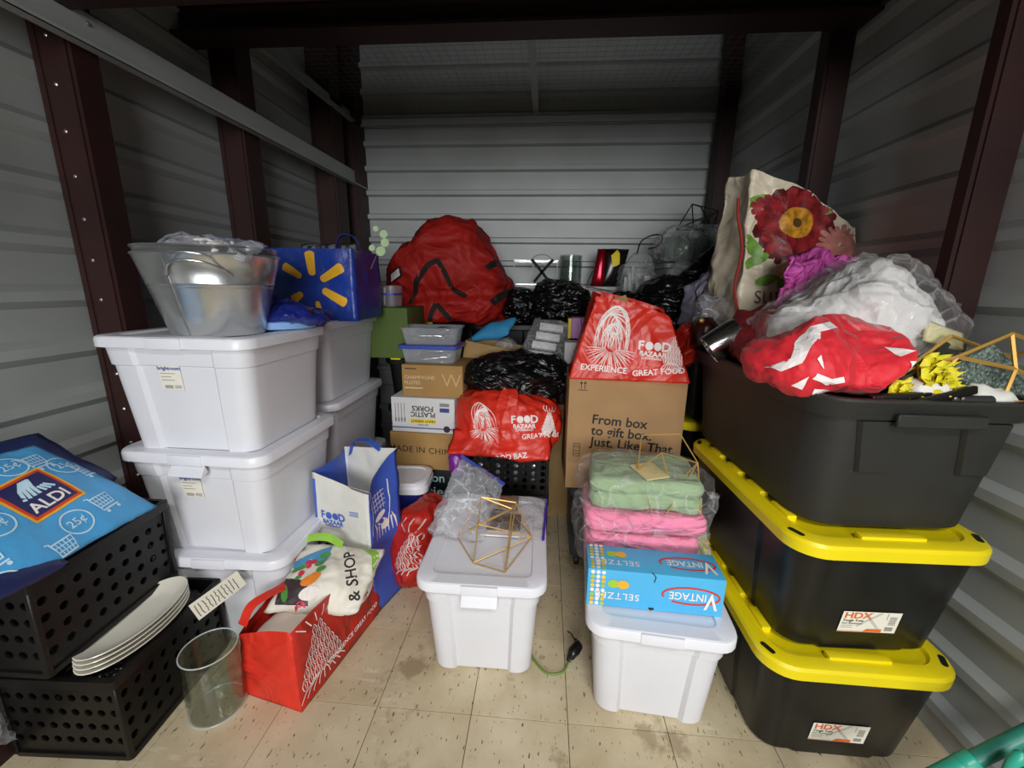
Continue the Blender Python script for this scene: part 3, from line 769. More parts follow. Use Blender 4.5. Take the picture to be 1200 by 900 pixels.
crate('black plastic crate on the floor holding white plates, under another crate', (-1.303, 1.0, 0), (0, 0, 0.05), 0.33, 0.385, 0.285, GC)
crate('black plastic crate with round holes, tilted on top, full of blue bags', (-1.40, 0.945, 0.342), (0.0, 0.03, 0.05), 0.33, 0.385, 0.285, GC)
# crumpled black liner in the lower crate
bm = BM(); sellip(bm, (-1.30, 1.0, 0.22), 0.31, 0.36, 0.075, 56, 24, p=6, q=3); rumple(bm, 0.018, 16, 3, 0.8, 0.5)
tag(finish('black_liner', bm, M_GARB, None, 180), 'crumpled black bin liner packed under the white plates in the lower crate', 'bin liner')
# stack of oval plates, leaning out of the lower crate
M_PLATE = mat('cream_ceramic', '#d9d5c7', rough=0.25, var=0.03, coat=0.3)
PL = ['topmost white oval plate in the crate, steeply curved rim', 'second white oval plate of the stack in the crate', 'third white oval plate of the stack in the crate', 'lowest white oval plate of the stack, resting on black liner']
for k in range(4):
    bm = BM(); n = 40; R = []
    for r, z in ((0.0, 0.0), (0.55, 0.0), (0.72, 0.004), (0.97, 0.022), (1.0, 0.026), (0.985, 0.028), (0.72, 0.010), (0.55, 0.006), (0.0, 0.006)):
        a, b = 0.078, 0.16
        R.append([(max(r, 0.001)*a*cos(2*pi*i/n), max(r, 0.001)*b*sin(2*pi*i/n), z) for i in range(n)])
    loft(bm, R); o = finish('oval_plate', bm, M_PLATE, None, 60)
    tilt = 0.22 if k else 0.34
    o.location = (-1.20+0.004*k, 0.965-0.004*k, 0.325-0.0105*k); o.rotation_euler = (0.03, 0.07, -0.04)
    tag(o, PL[k], 'plate', 'white oval plates in the crate')
# striped card stuck in the crate
t = thing('striped_card', 'cream card printed with wavy black lines, poking up behind the plates', 'card', (-1.035, 1.085, 0.33), (0, 0, 0))
bm = BM(); pts = [(-0.085, -0.05), (0.075, -0.035), (0.085, 0.03), (-0.075, 0.03)]
U = Vector((0.26, 0.95, 0.06)).normalized(); Vv = Vector((-0.55, 0.15, 0.75))
poly2d(bm, [(-0.08, -0.028), (0.08, -0.028), (0.08, 0.028), (-0.08, 0.028)]); r = bmesh.ops.extrude_face_region(bm, geom=list(bm.faces)); bmesh.ops.translate(bm, vec=(0, 0, 0.0015), verts=[g for g in r['geom'] if isinstance(g, bmesh.types.BMVert)])
lay('card_sheet', bm, mat('cream_card', '#e4dfcd', rough=0.6, var=0.02), t, (0, 0, 0), U, Vv, off=0)
bm = BM()
for k in range(11):
    x = -0.07+k*0.0125; stroke2d(bm, [(x+0.004*noise.noise(Vector((j*0.6, k*2.3, 1))), -0.022+0.044*(j+0.6*sin(k*3))/10) for j in range(10)], 0.0022)
lay('printed_lines', bm, M_PRINTK, t, (0, 0, 0), U, Vv, off=0.0022)

# blue coin-and-cart bag leaning in the upper crate
M_ALDI = mat('sky_blue_bag_plastic', '#4da3dc', rough=0.4, var=0.06, bump=0.25, bscale=18, bdist=0.02)
M_NAVY = mat('navy_bag_plastic', '#1a2350', rough=0.45, var=0.12, bump=0.2, bscale=18)
t = thing('blue_shopping_bag', 'sky blue shopping bag with carts, coins and a navy diamond emblem, in the upper crate', 'shopping bag', (-1.33, 0.9, 0.6), (0, 0, 0))
bm = BM(); nA = pillow(bm, (0.15, -0.26, 0.055), (0.145, 0.185, 0.045), (-0.12, 0.11, 0.265), (-0.14, -0.27, 0.27), 0.028, 36, 30, back=1.6, seed=4, wav=0.010, wf=6); rumple(bm, 0.004, 18, 5, 0.6, 0.4)
fa = finish('front_panel', bm, M_ALDI, t, 180)
uA = Vector((-0.02, 0.44, 0.0)).normalized(); vA = Vector((-0.27, -0.02, 0.21)).normalized(); oA = Vector((0.01, -0.05, 0.158))
def onA(nm, bm, m, x, y, rot=0, off=0.0015): lay(nm, move2d(bm, x, y, rot), m, t, oA, uA, vA, fa, off)
M_APALE = mat('pale_blue_ink', '#c4e4f4', rough=0.5); M_AOR = mat('orange_red_ink', '#d9471d', rough=0.5); M_AYE = mat('golden_ink', '#f2b32a', rough=0.5); M_ANV = mat('navy_ink', '#252a5e', rough=0.5)
def sq(s):
    b = BM(); poly2d(b, [(-s, -s), (s, -s), (s, s), (-s, s)]); return b
RA = 0.12
onA('emblem_border', sq(0.066), M_AYE, 0.035, 0.0, RA, 0.0018); onA('emblem_border', sq(0.060), M_AOR, 0.035, 0.0, RA, 0.0024); onA('emblem_ground', sq(0.053), M_ANV, 0.035, 0.0, RA, 0.003)
b = BM()
for k in range(4): stroke2d(b, [(-0.034+k*0.012, -0.008), (-0.022+k*0.009, 0.02), (0.0+k*0.005, 0.043)], 0.008)
for k in range(3): stroke2d(b, [(0.018+k*0.011, -0.008), (0.012+k*0.007, 0.012)], 0.006)
onA('emblem_stripes', b, M_APALE, 0.035, 0.004, RA, 0.0036)
onA('lettering', text2d('ALDI', 0.042, 0.02), M_PRINTW, 0.038, -0.032, RA, 0.0036)
def cart():
    b = BM(); w = 0.0045
    stroke2d(b, [(-0.03, 0.03), (-0.022, 0.028), (-0.018, -0.012), (0.022, -0.012), (0.03, 0.022), (-0.02, 0.022)], w); stroke2d(b, [(-0.018, -0.012), (-0.02, -0.022), (0.026, -0.022)], w)
    for k in range(4): stroke2d(b, [(-0.012+k*0.01, 0.02), (-0.01+k*0.008, -0.01)], w*0.5)
    for k in range(2): stroke2d(b, [(-0.019, 0.01-k*0.012), (0.026-k*0.002, 0.01-k*0.012)], w*0.5)
    disc2d(b, -0.012, -0.03, 0.005, n=10); disc2d(b, 0.02, -0.03, 0.005, n=10); return b
for i, (x, y) in enumerate(((-0.14, -0.10), (-0.12, 0.075), (0.0, 0.125), (0.105, 0.095), (0.175, 0.02), (0.12, -0.10), (-0.19, 0.0), (-0.02, -0.16))):
    onA('cart_print', cart(), M_APALE, x, y, 0.1)
for i, (x, y) in enumerate(((0.055, 0.105), (0.145, 0.035+0.02), (0.04, -0.115), (-0.075, -0.03), (-0.07, 0.11), (-0.15, -0.17))):
    b = BM(); ring2d(b, 0, 0, 0.034, 0.034, 0.004); b = join2d(b, text2d('25¢', 0.03, 0.01)); onA('coin_print', b, M_APALE, x, y, 0.1)
bm = BM(); pillow(bm, (-0.02, 0.19, 0.09), (-0.04, 0.235, 0.10), (-0.16, 0.15, 0.285), (-0.18, -0.26, 0.295), 0.02, 16, 20, seed=9, wav=0.012); rumple(bm, 0.004, 15, 8)
bb = finish('navy_side_panel', bm, M_NAVY, t, 180)
bm = BM(); pillow(bm, (0.16, -0.27, 0.04), (0.165, -0.08, 0.035), (0.13, -0.08, 0.06), (0.10, -0.28, 0.09), 0.014, 12, 12, seed=3, wav=0.01); finish('handle_strap', bm, M_NAVY, t, 180)
# a crumpled piece of clear wrap by the near left column
bm = BM(); pillow(bm, (-1.47, 0.765, 0.10), (-1.44, 0.80, 0.06), (-1.46, 0.80, 0.245), (-1.475, 0.70, 0.25), 0.02, 18, 18, seed=6, wav=0.02); rumple(bm, 0.012, 22, 4, 0.8)
tag(finish('plastic_wrap', bm, M_FILM2, None, 180), 'scrap of crumpled clear plastic wrap by the lower black crate', 'plastic wrap')

# glass cylinder vase on the floor
t = thing('glass_vase', 'clear glass cylinder vase standing on the floor beside the lower crate', 'vase', (-1.005, 0.985, 0))
bm = BM(); r = 0.078; lathe(bm, [(r-0.004, 0.0), (r, 0.003), (r, 0.222), (r-0.0015, 0.224), (r-0.004, 0.222), (r-0.0045, 0.012), (0.003, 0.010)], 48, cap1=True); finish('cylinder', bm, M_GLASS, t, 50)
bm = BM(); tube(bm, [(r*cos(2*pi*k/40)*0.975, r*sin(2*pi*k/40)*0.975, 0.2235) for k in range(40)], 0.0022, 6, closed=True); finish('rim', bm, film('rim_glass', '#e4ebe6', body=0.45, rough=0.05, bump=0, edge=0.3), t, 180)  # pale tube added along the rim to paint the glass highlight
bm = BM(); tube(bm, [(r*cos(2*pi*k/40)*0.97, r*sin(2*pi*k/40)*0.97, 0.004) for k in range(40)], 0.0035, 6, closed=True); finish('foot_ring', bm, MATS['rim_glass'], t, 180)  # same painted highlight along the foot edge

# ---- red carrier bag on the floor, open, with a multi-coloured bag inside
t = thing('red_shopping_bag', 'red printed shopping bag standing open on the floor at front left', 'shopping bag', (-0.80, 1.232, 0), (0, 0, radians(79)))
bm = shopper(0.455, 0.235, 0.285, 3, 0.010, topw=0.97, topd=0.9, gusset=0.1, sag=lambda x, y: 0.12*x*y-0.1*abs(x)**2)
bag = finish('bag', bm, [M_RED2, M_RED], t, 180)
M_LINE = mat('cream_bag_lining', '#e0d2c4', rough=0.7, var=0.05)
def front(nm, b, m, x, z, off=0.0018, D=0.235, rot=0): return lay(nm, move2d(b, x, 0, rot), m, t, (0, -D/2, z), (1, 0, 0), (0, 0, 1), bag, off)
front('printed_artichoke', artichoke(0.17, 0.2, 0.0038), M_PRINTW, -0.12, 0.15)
b = BM(); disc2d(b, 0, 0.0, 0.085, 0.042, 20); front('logo_ground', b, M_PRINTW, 0.095, 0.165, 0.0016)
front('lettering', food_logo(0.115), M_RED2, 0.095, 0.165, 0.0024)
front('lettering', text2d('EXPERIENCE GREAT FOOD', 0.024, 0.02), M_PRINTW, 0.05, 0.055)
bm = BM(); pillow(bm, (-0.2, -0.09, 0.20), (0.19, -0.08, 0.19), (0.19, 0.09, 0.19), (-0.2, 0.08, 0.20), 0.03, 20, 14, seed=2, wav=0.02); finish('lining', bm, M_LINE, t, 180)
bm = BM(); P = bez([(-0.20, 0.11, 0.24), (-0.16, 0.10, 0.29), (-0.08, 0.06, 0.30), (-0.02, 0.07, 0.285), (0.02, 0.10, 0.25)], 20)
loft(bm, [[p+Vector((0, -0.016, 0)), p+Vector((0, 0.016, 0.006)), p+Vector((0, 0.016, 0.008)), p+Vector((0, -0.016, 0.002))] for p in P]); finish('handle', bm, M_RED, t, 60)

t = thing('shop_bag', 'crumpled cream shopping bag with vegetables and lime edge, lying in the red bag', 'shopping bag', (-0.76, 1.25, 0.225))
bm = BM(); pillow(bm, (-0.15, -0.135, 0.02), (0.155, -0.09, -0.005), (0.17, 0.13, 0.10), (-0.13, 0.09, 0.13), 0.055, 40, 34, back=0.7, seed=12, wav=0.02, wf=7); rumple(bm, 0.012, 11, 7, 0.7, 0.4)
M_CREAM = mat('cream_woven_plastic', '#ddd8ca', rough=0.5, var=0.04, bump=0.15, bscale=40)
sb = finish('bag', bm, M_CREAM, t, 180)
uS = Vector((0.30, 0.04, -0.03)).normalized(); vS = Vector((0.0, 0.22, 0.13)).normalized(); oS = Vector((0.01, 0.005, 0.075))
def onS(nm, b, m, x, y, rot=0, off=0.002): return lay(nm, move2d(b, x, y, rot), m, t, oS, uS, vS, sb, off)
onS('lettering', text2d('& SHOP', 0.052, 0.012), M_PRINTK, 0.085, -0.01, radians(112))
M_LIME = mat('lime_trim', '#8fc043', rough=0.5); M_BLUEP = mat('sea_blue_print', '#4e93bf', rough=0.5); M_LEAF = mat('leaf_green_print', '#4f8f3c', rough=0.5)
M_CARR = mat('carrot_orange_print', '#e8862a', rough=0.5); M_RASP = mat('raspberry_print', '#cf2d4f', rough=0.5); M_AUB = mat('aubergine_print', '#3a2b30', rough=0.5)
b = BM(); stroke2d(b, [(0.03, 0.118), (0.09, 0.112), (0.145, 0.075), (0.165, 0.01)], 0.028); onS('lime_edge', b, M_LIME, 0, 0)
b = BM(); poly2d(b, [(-0.15, 0.02), (-0.02, 0.10), (-0.015, 0.03), (-0.12, 0.0)]); onS('printed_sky', b, M_BLUEP, 0, 0)
b = BM(); poly2d(b, [(-0.15, -0.03), (-0.05, -0.05), (-0.03, -0.12), (-0.14, -0.12)]); onS('printed_dark_field', b, M_AUB, 0, 0)
b = BM()
for x, y, w_, h_ in ((-0.03, 0.055, 0.02, 0.014), (-0.035, 0.02, 0.018, 0.013), (-0.02, -0.005, 0.018, 0.012), (-0.1, 0.0, 0.03, 0.01), (-0.09, -0.035, 0.012, 0.008), (-0.12, -0.085, 0.012, 0.032)): disc2d(b, x, y, w_, h_, 9, 0.4)
onS('printed_leaves', b, M_LEAF, 0, 0, off=0.0026)
b = BM(); disc2d(b, -0.045, -0.045, 0.032, 0.018, 12, 0.4); disc2d(b, -0.03, -0.03, 0.02, 0.014, 10); onS('printed_carrot', b, M_CARR, 0, 0, off=0.0028)
b = BM()
for x, y, r_ in ((-0.075, 0.022, 0.012), (-0.058, 0.026, 0.011), (-0.07, 0.008, 0.010), (-0.085, -0.02, 0.011), (-0.055, -0.125, 0.018)): disc2d(b, x, y, r_, n=10)
onS('printed_radishes', b, M_RASP, 0, 0, off=0.0028)
b = BM(); disc2d(b, -0.035, -0.085, 0.035, 0.02, 14, 0.2); onS('printed_bowl', b, M_PRINTW, 0, 0, off=0.003)
bm = BM(); P = bez([(-0.15, 0.05, 0.12), (-0.12, 0.09, 0.15), (-0.04, 0.10, 0.155), (0.02, 0.09, 0.13)], 16)
loft(bm, [[p+Vector((0, -0.012, -0.008)), p+Vector((0, 0.012, 0.008)), p+Vector((0, 0.012, 0.010)), p+Vector((0, -0.012, -0.006))] for p in P]); finish('handle', bm, M_LIME, t, 60)
bm = BM(); P = bez([(-0.165, 0.02, 0.10), (-0.16, 0.05, 0.15), (-0.13, 0.06, 0.15), (-0.13, 0.03, 0.10)], 12); tube(bm, P, 0.008); finish('pink_cord', bm, M_RASP, t, 60)

# ---- white and blue carrier bag
t = thing('white_blue_shopping_bag', 'white shopping bag with blue sides and supermarket print, upright beside the white totes', 'shopping bag', (-0.755, 1.52, 0), (0, 0, -0.30))
bm = shopper(0.27, 0.19, 0.64, 21, 0.012, topw=1.06, topd=1.0, gusset=0.35, n=16, m=30, sag=lambda x, y: -0.05+0.06*y+0.03*x*y)
bag = finish('bag', bm, [mat('white_woven_plastic', '#d8d7d0', rough=0.5, var=0.03, bump=0.12, bscale=40), mat('blue_bag_side', '#3a57b4', rough=0.45, var=0.08, bump=0.15, bscale=30)], t, 180)
front('lettering', food_logo(0.115), M_PRINTB, -0.045, 0.40, D=0.19)
b = BM(); stroke2d(b, [(-0.135, -0.3), (-0.135, 0.26)], 0.012); front('blue_piping', b, M_PRINTB, 0.004, 0.30, D=0.19)
b = BM()
for k in range(3): stroke2d(b, [(-0.025, 0.03-k*0.008), (0.02, 0.034-k*0.008)], 0.003)
front('small_print', b, M_PRINTB, 0.07, 0.425, D=0.19)
b = BM()
for k in range(4): stroke2d(b, [(-0.06+k*0.02, 0.06), (-0.05+k*0.02, -0.02)], 0.003)
for k in range(4): stroke2d(b, [(-0.06, 0.05-k*0.02), (0.02, 0.055-k*0.02)], 0.003)
for k in range(7): stroke2d(b, [(-0.06+k*0.018, -0.06-0.01*(k % 3)), (-0.045+k*0.018, -0.09+0.015*(k % 2)), (-0.05+k*0.02, -0.14)], 0.009, taper=True)
stroke2d(b, [(-0.08, 0.1), (-0.07, 0.0), (-0.08, -0.1)], 0.004); stroke2d(b, [(0.04, 0.09), (0.045, 0.0), (0.03, -0.1)], 0.005)
disc2d(b, -0.02, -0.045, 0.035, 0.014, 12, 0.3); disc2d(b, 0.01, -0.10, 0.025, 0.018, 12)
lay('printed_basket', b, M_PRINTW, t, (0.135, 0.0, 0.46), (0, 1, 0), (0, 0, 1), bag, 0.002)
bm = BM(); P = bez([(-0.10, 0.085, 0.60), (-0.08, 0.09, 0.66), (0.0, 0.08, 0.68), (0.06, 0.09, 0.645)], 16)
loft(bm, [[p+Vector((0, -0.014, 0)), p+Vector((0, 0.014, 0.004)), p+Vector((0, 0.014, 0.006)), p+Vector((0, -0.014, 0.002))] for p in P]); finish('handle', bm, M_PRINTB, t, 60)

# ---- second red bag slumped behind
t = thing('slumped_red_bag', 'slumped dark red printed bag between the white bag and the centre tote', 'shopping bag', (-0.56, 1.68, 0))
bm = BM(); sellip(bm, (0, 0, 0), 0.20, 0.36, 0.36, 80, 60, p=3, q=3); rot_bm(bm, 0, 0.12, -0.35); rumple(bm, 0.03, 6.5, 31, 0.8, 0.4)
bag = finish('bag', bm, M_RED2, t, 180)
lay('printed_artichoke', artichoke(0.15, 0.17, 0.004), mat('greyed_print', '#cfc4c2', rough=0.5), t, (0.08, -0.12, 0.20), (0.75, -0.35, 0.1), (0.25, 0.3, 1), bag, 0.002)
b = BM(); disc2d(b, 0, 0, 0.06, 0.032, 16); lay('logo_ground', b, MATS['greyed_print'], t, (0.10, 0.04, 0.27), (0.6, 0.5, 0.1), (-0.4, 0.3, 1), bag, 0.002)
# ================================================================ centre: on and around the two white totes
def frame(name, label, verts, edges, r, loc, m=None, panels=None):
    t = thing(name, label, 'wire frame', loc); L = Vector(loc)
    for a, b in edges:
        bm = BM(); tube(bm, [Vector(verts[a])-L, Vector(verts[b])-L], r, 5); finish('rod', bm, m or M_GOLD, t, 60)
    return t
V = [(-0.218, 1.233, 0.399), (-0.105, 1.196, 0.399), (-0.022, 1.335, 0.445), (-0.30, 1.36, 0.41), (-0.216, 1.40, 0.556), (-0.086, 1.41, 0.535), (-0.212, 1.30, 0.505), (-0.10, 1.39, 0.52), (-0.12, 1.52, 0.44)]
frame('brass_terrarium', 'geometric brass wire frame standing on the centre white tote lid', V,
      [(0, 1), (0, 2), (1, 2), (0, 4), (0, 6), (0, 3), (3, 4), (3, 6), (4, 5), (4, 7), (6, 7), (6, 2), (1, 5), (1, 7), (5, 2), (4, 8), (8, 2), (3, 7)], 0.0024, V[0])
# standing zip bag of clear plastic, empty and puffed
def zipbag(label, c, thick, seed, zip_edge, zipmat, wav=0.02, body=None, rump=0.012, name='zip_bag', back=1.0):
    t = thing(name, label, 'zip bag', c[0]); L = Vector(c[0]); cc = [Vector(p)-L for p in c]
    bm = BM(); pillow(bm, *cc, thick, 30, 30, back=back, seed=seed, wav=wav, wf=8); rumple(bm, rump, 15, seed, 0.7, 0.5)
    b = finish('bag', bm, body or M_FILM, t, 180)
    i, j = zip_edge; P = [cc[i].lerp(cc[j], k/10) for k in range(11)]
    bm = BM()
    pts = []
    for p in P:
        q = (p+L)*8+hashseed(seed); nn = (cc[1]-cc[0]).cross(cc[3]-cc[0]).normalized(); pts.append(p + nn*noise.noise(q)*wav)
    d = (cc[(i+2) % 4]-cc[j]).normalized()*0.005
    loft(bm, [[p-d*1.0, p+d, p+d+Vector((0, 0, 0.003)), p-d+Vector((0, 0, 0.003))] for p in pts]); finish('zip_strip', bm, zipmat, t, 60)
    return t
M_ZIPB = mat('blue_zip', '#2f3f9a', rough=0.4); M_ZIPV = mat('violet_zip', '#4a35b0', rough=0.4)
zipbag('puffed empty clear zip bag standing at the left end of the centre white tote', [(-0.42, 1.36, 0.415), (-0.20, 1.33, 0.41), (-0.14, 1.53, 0.545), (-0.30, 1.46, 0.69)], 0.075, 5, (2, 3), M_ZIPB, body=film('puffed_zip_film', '#e2e6ec', body=0.14, rough=0.12, edge=0.35, streak=0.25, bscale=8), rump=0.02)
t = zipbag('clear zip bag with violet seal lying flat at the back of the centre white tote', [(-0.27, 1.40, 0.402), (0.02, 1.38, 0.402), (0.035, 1.70, 0.402), (-0.27, 1.70, 0.402)], 0.02, 8, (1, 2), M_ZIPV, back=0.0, wav=0.006, rump=0.004)
bm = BM(); box(bm, 0.07, 0.20, 0.02, 0.14, 0.002, 0.010); bevel(bm, 0.002, 1); finish('photo_card', bm, mat('dark_photo', '#6d6658', rough=0.4, var=0.5, vscale=25), t)
bm = BM(); box(bm, 0.05, 0.20, -0.015, 0.015, 0.002, 0.008); finish('white_edge', bm, M_PRINTW, t)
bm = BM(); pillow(bm, (0.05, 0.17, 0.008), (0.18, 0.17, 0.008), (0.18, 0.29, 0.008), (0.05, 0.29, 0.008), 0.012, 10, 10, back=0.3); finish('tan_pouch', bm, mat('tan_pouch', '#9b7a62', rough=0.6), t, 180)
# fold of green cable with a broken black plug
t = thing('green_cable', 'green cable with a torn black plug on the floor between the white totes', 'cable', (0.04, 1.2, 0))
bm = BM(); tube(bm, bez([(-0.11, 0.16, 0.006), (-0.06, 0.07, 0.005), (0.0, -0.005, 0.005), (0.06, 0.0, 0.006), (0.09, 0.05, 0.012)], 28), 0.0042, 8); finish('cord', bm, mat('green_rubber', '#6d8a3c', rough=0.45), t, 180)
bm = BM(); tube(bm, bez([(0.085, 0.045, 0.012), (0.10, 0.06, 0.03), (0.12, 0.09, 0.038), (0.125, 0.12, 0.02)], 14), [0.006, 0.009, 0.013, 0.016, 0.018, 0.019, 0.018, 0.017, 0.016, 0.014, 0.011, 0.008, 0.005, 0.003, 0.002, 0.002, 0.002][:13+0], 8) if False else None
P = bez([(0.082, 0.04, 0.012), (0.10, 0.06, 0.028), (0.12, 0.09, 0.034), (0.115, 0.13, 0.02)], 15)
tube(bm, P, [0.006+0.014*sin(pi*min(1, k/(len(P)-1)*1.1)) for k in range(len(P))], 8); rumple(bm, 0.006, 30, 2); finish('plug', bm, M_GARB, t, 180)
bm = BM(); tube(bm, bez([(0.115, 0.12, 0.02), (0.10, 0.15, 0.025), (0.085, 0.15, 0.035)], 8), 0.0025, 5); finish('torn_wire', bm, M_GARB, t, 180)

# seltzer carton, lying upside down
M_SELT = mat('sky_blue_carton', '#4fb4e6', rough=0.4, var=0.04, bump=0.05, bscale=30)
t = thing('seltzer_carton', 'sky blue seltzer carton lying upside down on the right white tote', 'drinks carton', (0.358, 1.165, 0.3675), (0, 0, -0.045))
LX, LY, LZ = 0.40, 0.122, 0.128
bm = BM(); box(bm, -LX/2, LX/2, -LY/2, LY/2, 0, LZ); bevel(bm, 0.003, 2); finish('carton', bm, M_SELT, t, 40)
M_SRED = mat('scarlet_ink', '#d0342c', rough=0.5); M_SY = mat('lemon_ink', '#eed22c', rough=0.5); M_SG = mat('lime_ink', '#a9cf3a', rough=0.5); M_SO = mat('amber_ink', '#f0b62e', rough=0.5)
def face(nm, b, m, o, v, off=0.0012): return lay(nm, b, m, t, o, (1, 0, 0), v, off=off)
for o, v in (((0, -LY/2, LZ/2), (0, 0, 1)), ((0, 0, LZ), (0, 1, 0))):
    b = BM(); k = 40; pts = []
    for i in range(k+1):
        a = radians(200) - radians(330)*i/k; pts.append((0.105+0.082*cos(a), 0.0+0.028*sin(a)))
    stroke2d(b, [(x, y) for x, y in pts], 0.006, taper=False); face('red_swoosh', move2d(b), M_SRED, o, v)
    face('lettering', move2d(join2d(move2d(text2d('V', 0.078, 0.018, sx=0.75), -0.056, 0.010), move2d(text2d('INTAGE', 0.036, 0.012, sx=0.85), 0.012, 0.0)), 0.108, 0.0, pi), M_PRINTW, o, v, 0.002)
    face('lettering', move2d(text2d('SELTZER', 0.032, 0.006, spacing=1.15), -0.11, -0.022, pi), M_PRINTW, o, v, 0.0014)
    b = BM(); disc2d(b, -0.122, 0.018, 0.017, 0.014, 16); face('lime_slice', b, M_SG, o, v); b = BM(); disc2d(b, -0.094, 0.018, 0.018, 0.015, 16); face('lemon_slice', b, M_SO, o, v, 0.0016)
    for c_, mm in enumerate((M_SY, M_PRINTW, M_SG, M_SO)):
        b = BM()
        for i in range(3):
            for j in range(8):
                if (i*5+j*3+i*j) % 4 == c_: disc2d(b, -0.185+i*0.016, -0.054+j*0.0155, 0.0062, 0.0068, 10)
        face('printed_dots', b, mm, o, v, 0.0016)
b = BM()
for i in range(2):
    for j in range(5): disc2d(b, -0.03+i*0.02, 0.025+j*0.018, 0.006, n=10)
lay('printed_dots', b, M_SY, t, (-LX/2, 0, 0), (0, -1, 0), (0, 0, 1))
b = BM(); stroke2d(b, [(-0.012, 0.016), (0.0, 0.0), (-0.004, -0.018)], 0.003); face('torn_tab', b, M_PRINTK, (0.0, -LY/2, LZ-0.01), (0, 0, 1), 0.0016)
b = BM(); stroke2d(b, [(-0.008, 0.0), (0.008, 0.0)], 0.006); poly2d(b, [(-0.006, 0), (0.006, 0), (0, -0.008)]); face('torn_tab', b, M_PRINTK, (-0.005, -LY/2, 0.008), (0, 0, 1), 0.0016)
# folded linens in plastic, between carton and cardboard box
def folded(name, label, c, W, D, H, m, layers, seed, rz=0.0, rollup=False):
    t = thing(name, label, 'folded cloth', c, (0, 0, rz))
    bm = BM(); n = 30; R = []
    prof = []
    for k in range(layers):
        for a in range(5):
            th = -pi/2+pi*a/4; prof.append((0.012*cos(th)-0.012, (k+0.5+0.48*sin(th))*H/layers))
    R = [ring3(rrect(W-0.03, D-0.03, 0.03, 8), 0.0)] + [ring3(rrect(W+2*d, D+2*d, 0.035, 8), z) for d, z in prof] + [ring3(rrect(W-0.04, D-0.04, 0.03, 8), H)]
    loft(bm, R); bmesh.ops.subdivide_edges(bm, edges=[e for e in bm.edges if e.calc_length() > 0.05], cuts=6, use_grid_fill=True)
    rumple(bm, 0.016, 8, seed, 0.6, 0.4, stretch=(1, 1, 1.6)); zz = min(v.co.z for v in bm.verts)
    for v in bm.verts: v.co.z = max(v.co.z, 0.0)
    finish('cloth', bm, m, t, 180); return t
M_PINK = mat('pink_linen', '#ef88a9', rough=0.75, var=0.06, bump=0.15, bscale=60, sheen=0.2, fold=0.8, fscale=6, fdist=0.025, fstretch=(1, 1, 2.2))
M_SAGE = mat('sage_linen', '#93ab83', rough=0.75, var=0.06, bump=0.15, bscale=60, sheen=0.2, fold=0.6, fscale=5, fdist=0.025, fstretch=(1, 1, 2))
folded('pink_cloth', 'crumpled pink folded cloth directly behind the seltzer carton', (0.362, 1.40, 0.370), 0.38, 0.26, 0.135, M_PINK, 2, 3, -0.03)
folded('pink_cloth', 'smooth pink folded cloth, middle layer under the green one', (0.365, 1.40, 0.512), 0.40, 0.25, 0.072, M_PINK, 1, 9, -0.05)
folded('green_cloth', 'sage green folded cloth in clear plastic on top of the pink cloths', (0.365, 1.41, 0.592), 0.37, 0.25, 0.115, M_SAGE, 2, 14, -0.06)
bm = BM(); box(bm, 0.33, 0.42, 1.30, 1.40, 0.712, 0.716); rot_bm(bm, 0.1, 0, 0.4, (0.37, 1.35, 0.714)); rumple(bm, 0.0, 1)
tag(finish('paper_slip', bm, mat('buff_paper', '#d8c98f', rough=0.7)), 'buff paper slip on the green folded cloth', 'paper')
def filmwrap(label, c, W, D, H, seed, m, rz=0.0, amp=0.02):
    bm = BM(); sellip(bm, (0, 0, 0), W, D, H, 56, 36, p=4, q=4); rumple(bm, amp, 11, seed, 0.8, 0.5)
    for v in bm.verts: v.co.z = max(v.co.z, 0.001)
    o = finish('plastic_bag', bm, m, None, 180); o.location = c; o.rotation_euler = (0, 0, rz); tag(o, label, 'plastic bag'); return o
filmwrap('clear plastic bag wrapped around the sage green cloth', (0.365, 1.415, 0.585), 0.46, 0.31, 0.135, 3, film('linen_film', '#f2f4f4', body=0.02, rough=0.1, edge=0.15, streak=0.18, bscale=9))
filmwrap('clear plastic bag wrapped around the pink cloths', (0.355, 1.41, 0.369), 0.45, 0.31, 0.21, 6, MATS['linen_film'])
bm = BM(); pillow(bm, (0.57, 1.30, 0.42), (0.60, 1.34, 0.40), (0.615, 1.36, 0.64), (0.56, 1.32, 0.66), 0.02, 20, 26, seed=8, wav=0.03); rumple(bm, 0.015, 16, 5, 0.8)
tag(finish('plastic_tail', bm, film('linen_tail_film', '#e8eaea', body=0.05, rough=0.1, edge=0.25, streak=0.25, bscale=9), None, 180), 'loose crumpled plastic tail hanging beside the yellow tote lid', 'plastic bag')
V = [(0.335, 1.35, 0.722), (0.47, 1.37, 0.845), (0.40, 1.32, 0.795), (0.535, 1.36, 0.748), (0.375, 1.27, 0.600), (0.53, 1.27, 0.612), (0.42, 1.27, 0.60), (0.35, 1.40, 0.825), (0.45, 1.34, 0.66)]
frame('brass_terrarium', 'geometric brass wire frame resting on the sage green cloth', V, [(0, 2), (2, 3), (7, 1), (1, 3), (0, 4), (0, 7), (0, 8), (3, 5), (3, 6), (2, 8), (8, 5), (4, 5) if False else (3, 8)], 0.0022, V[8])

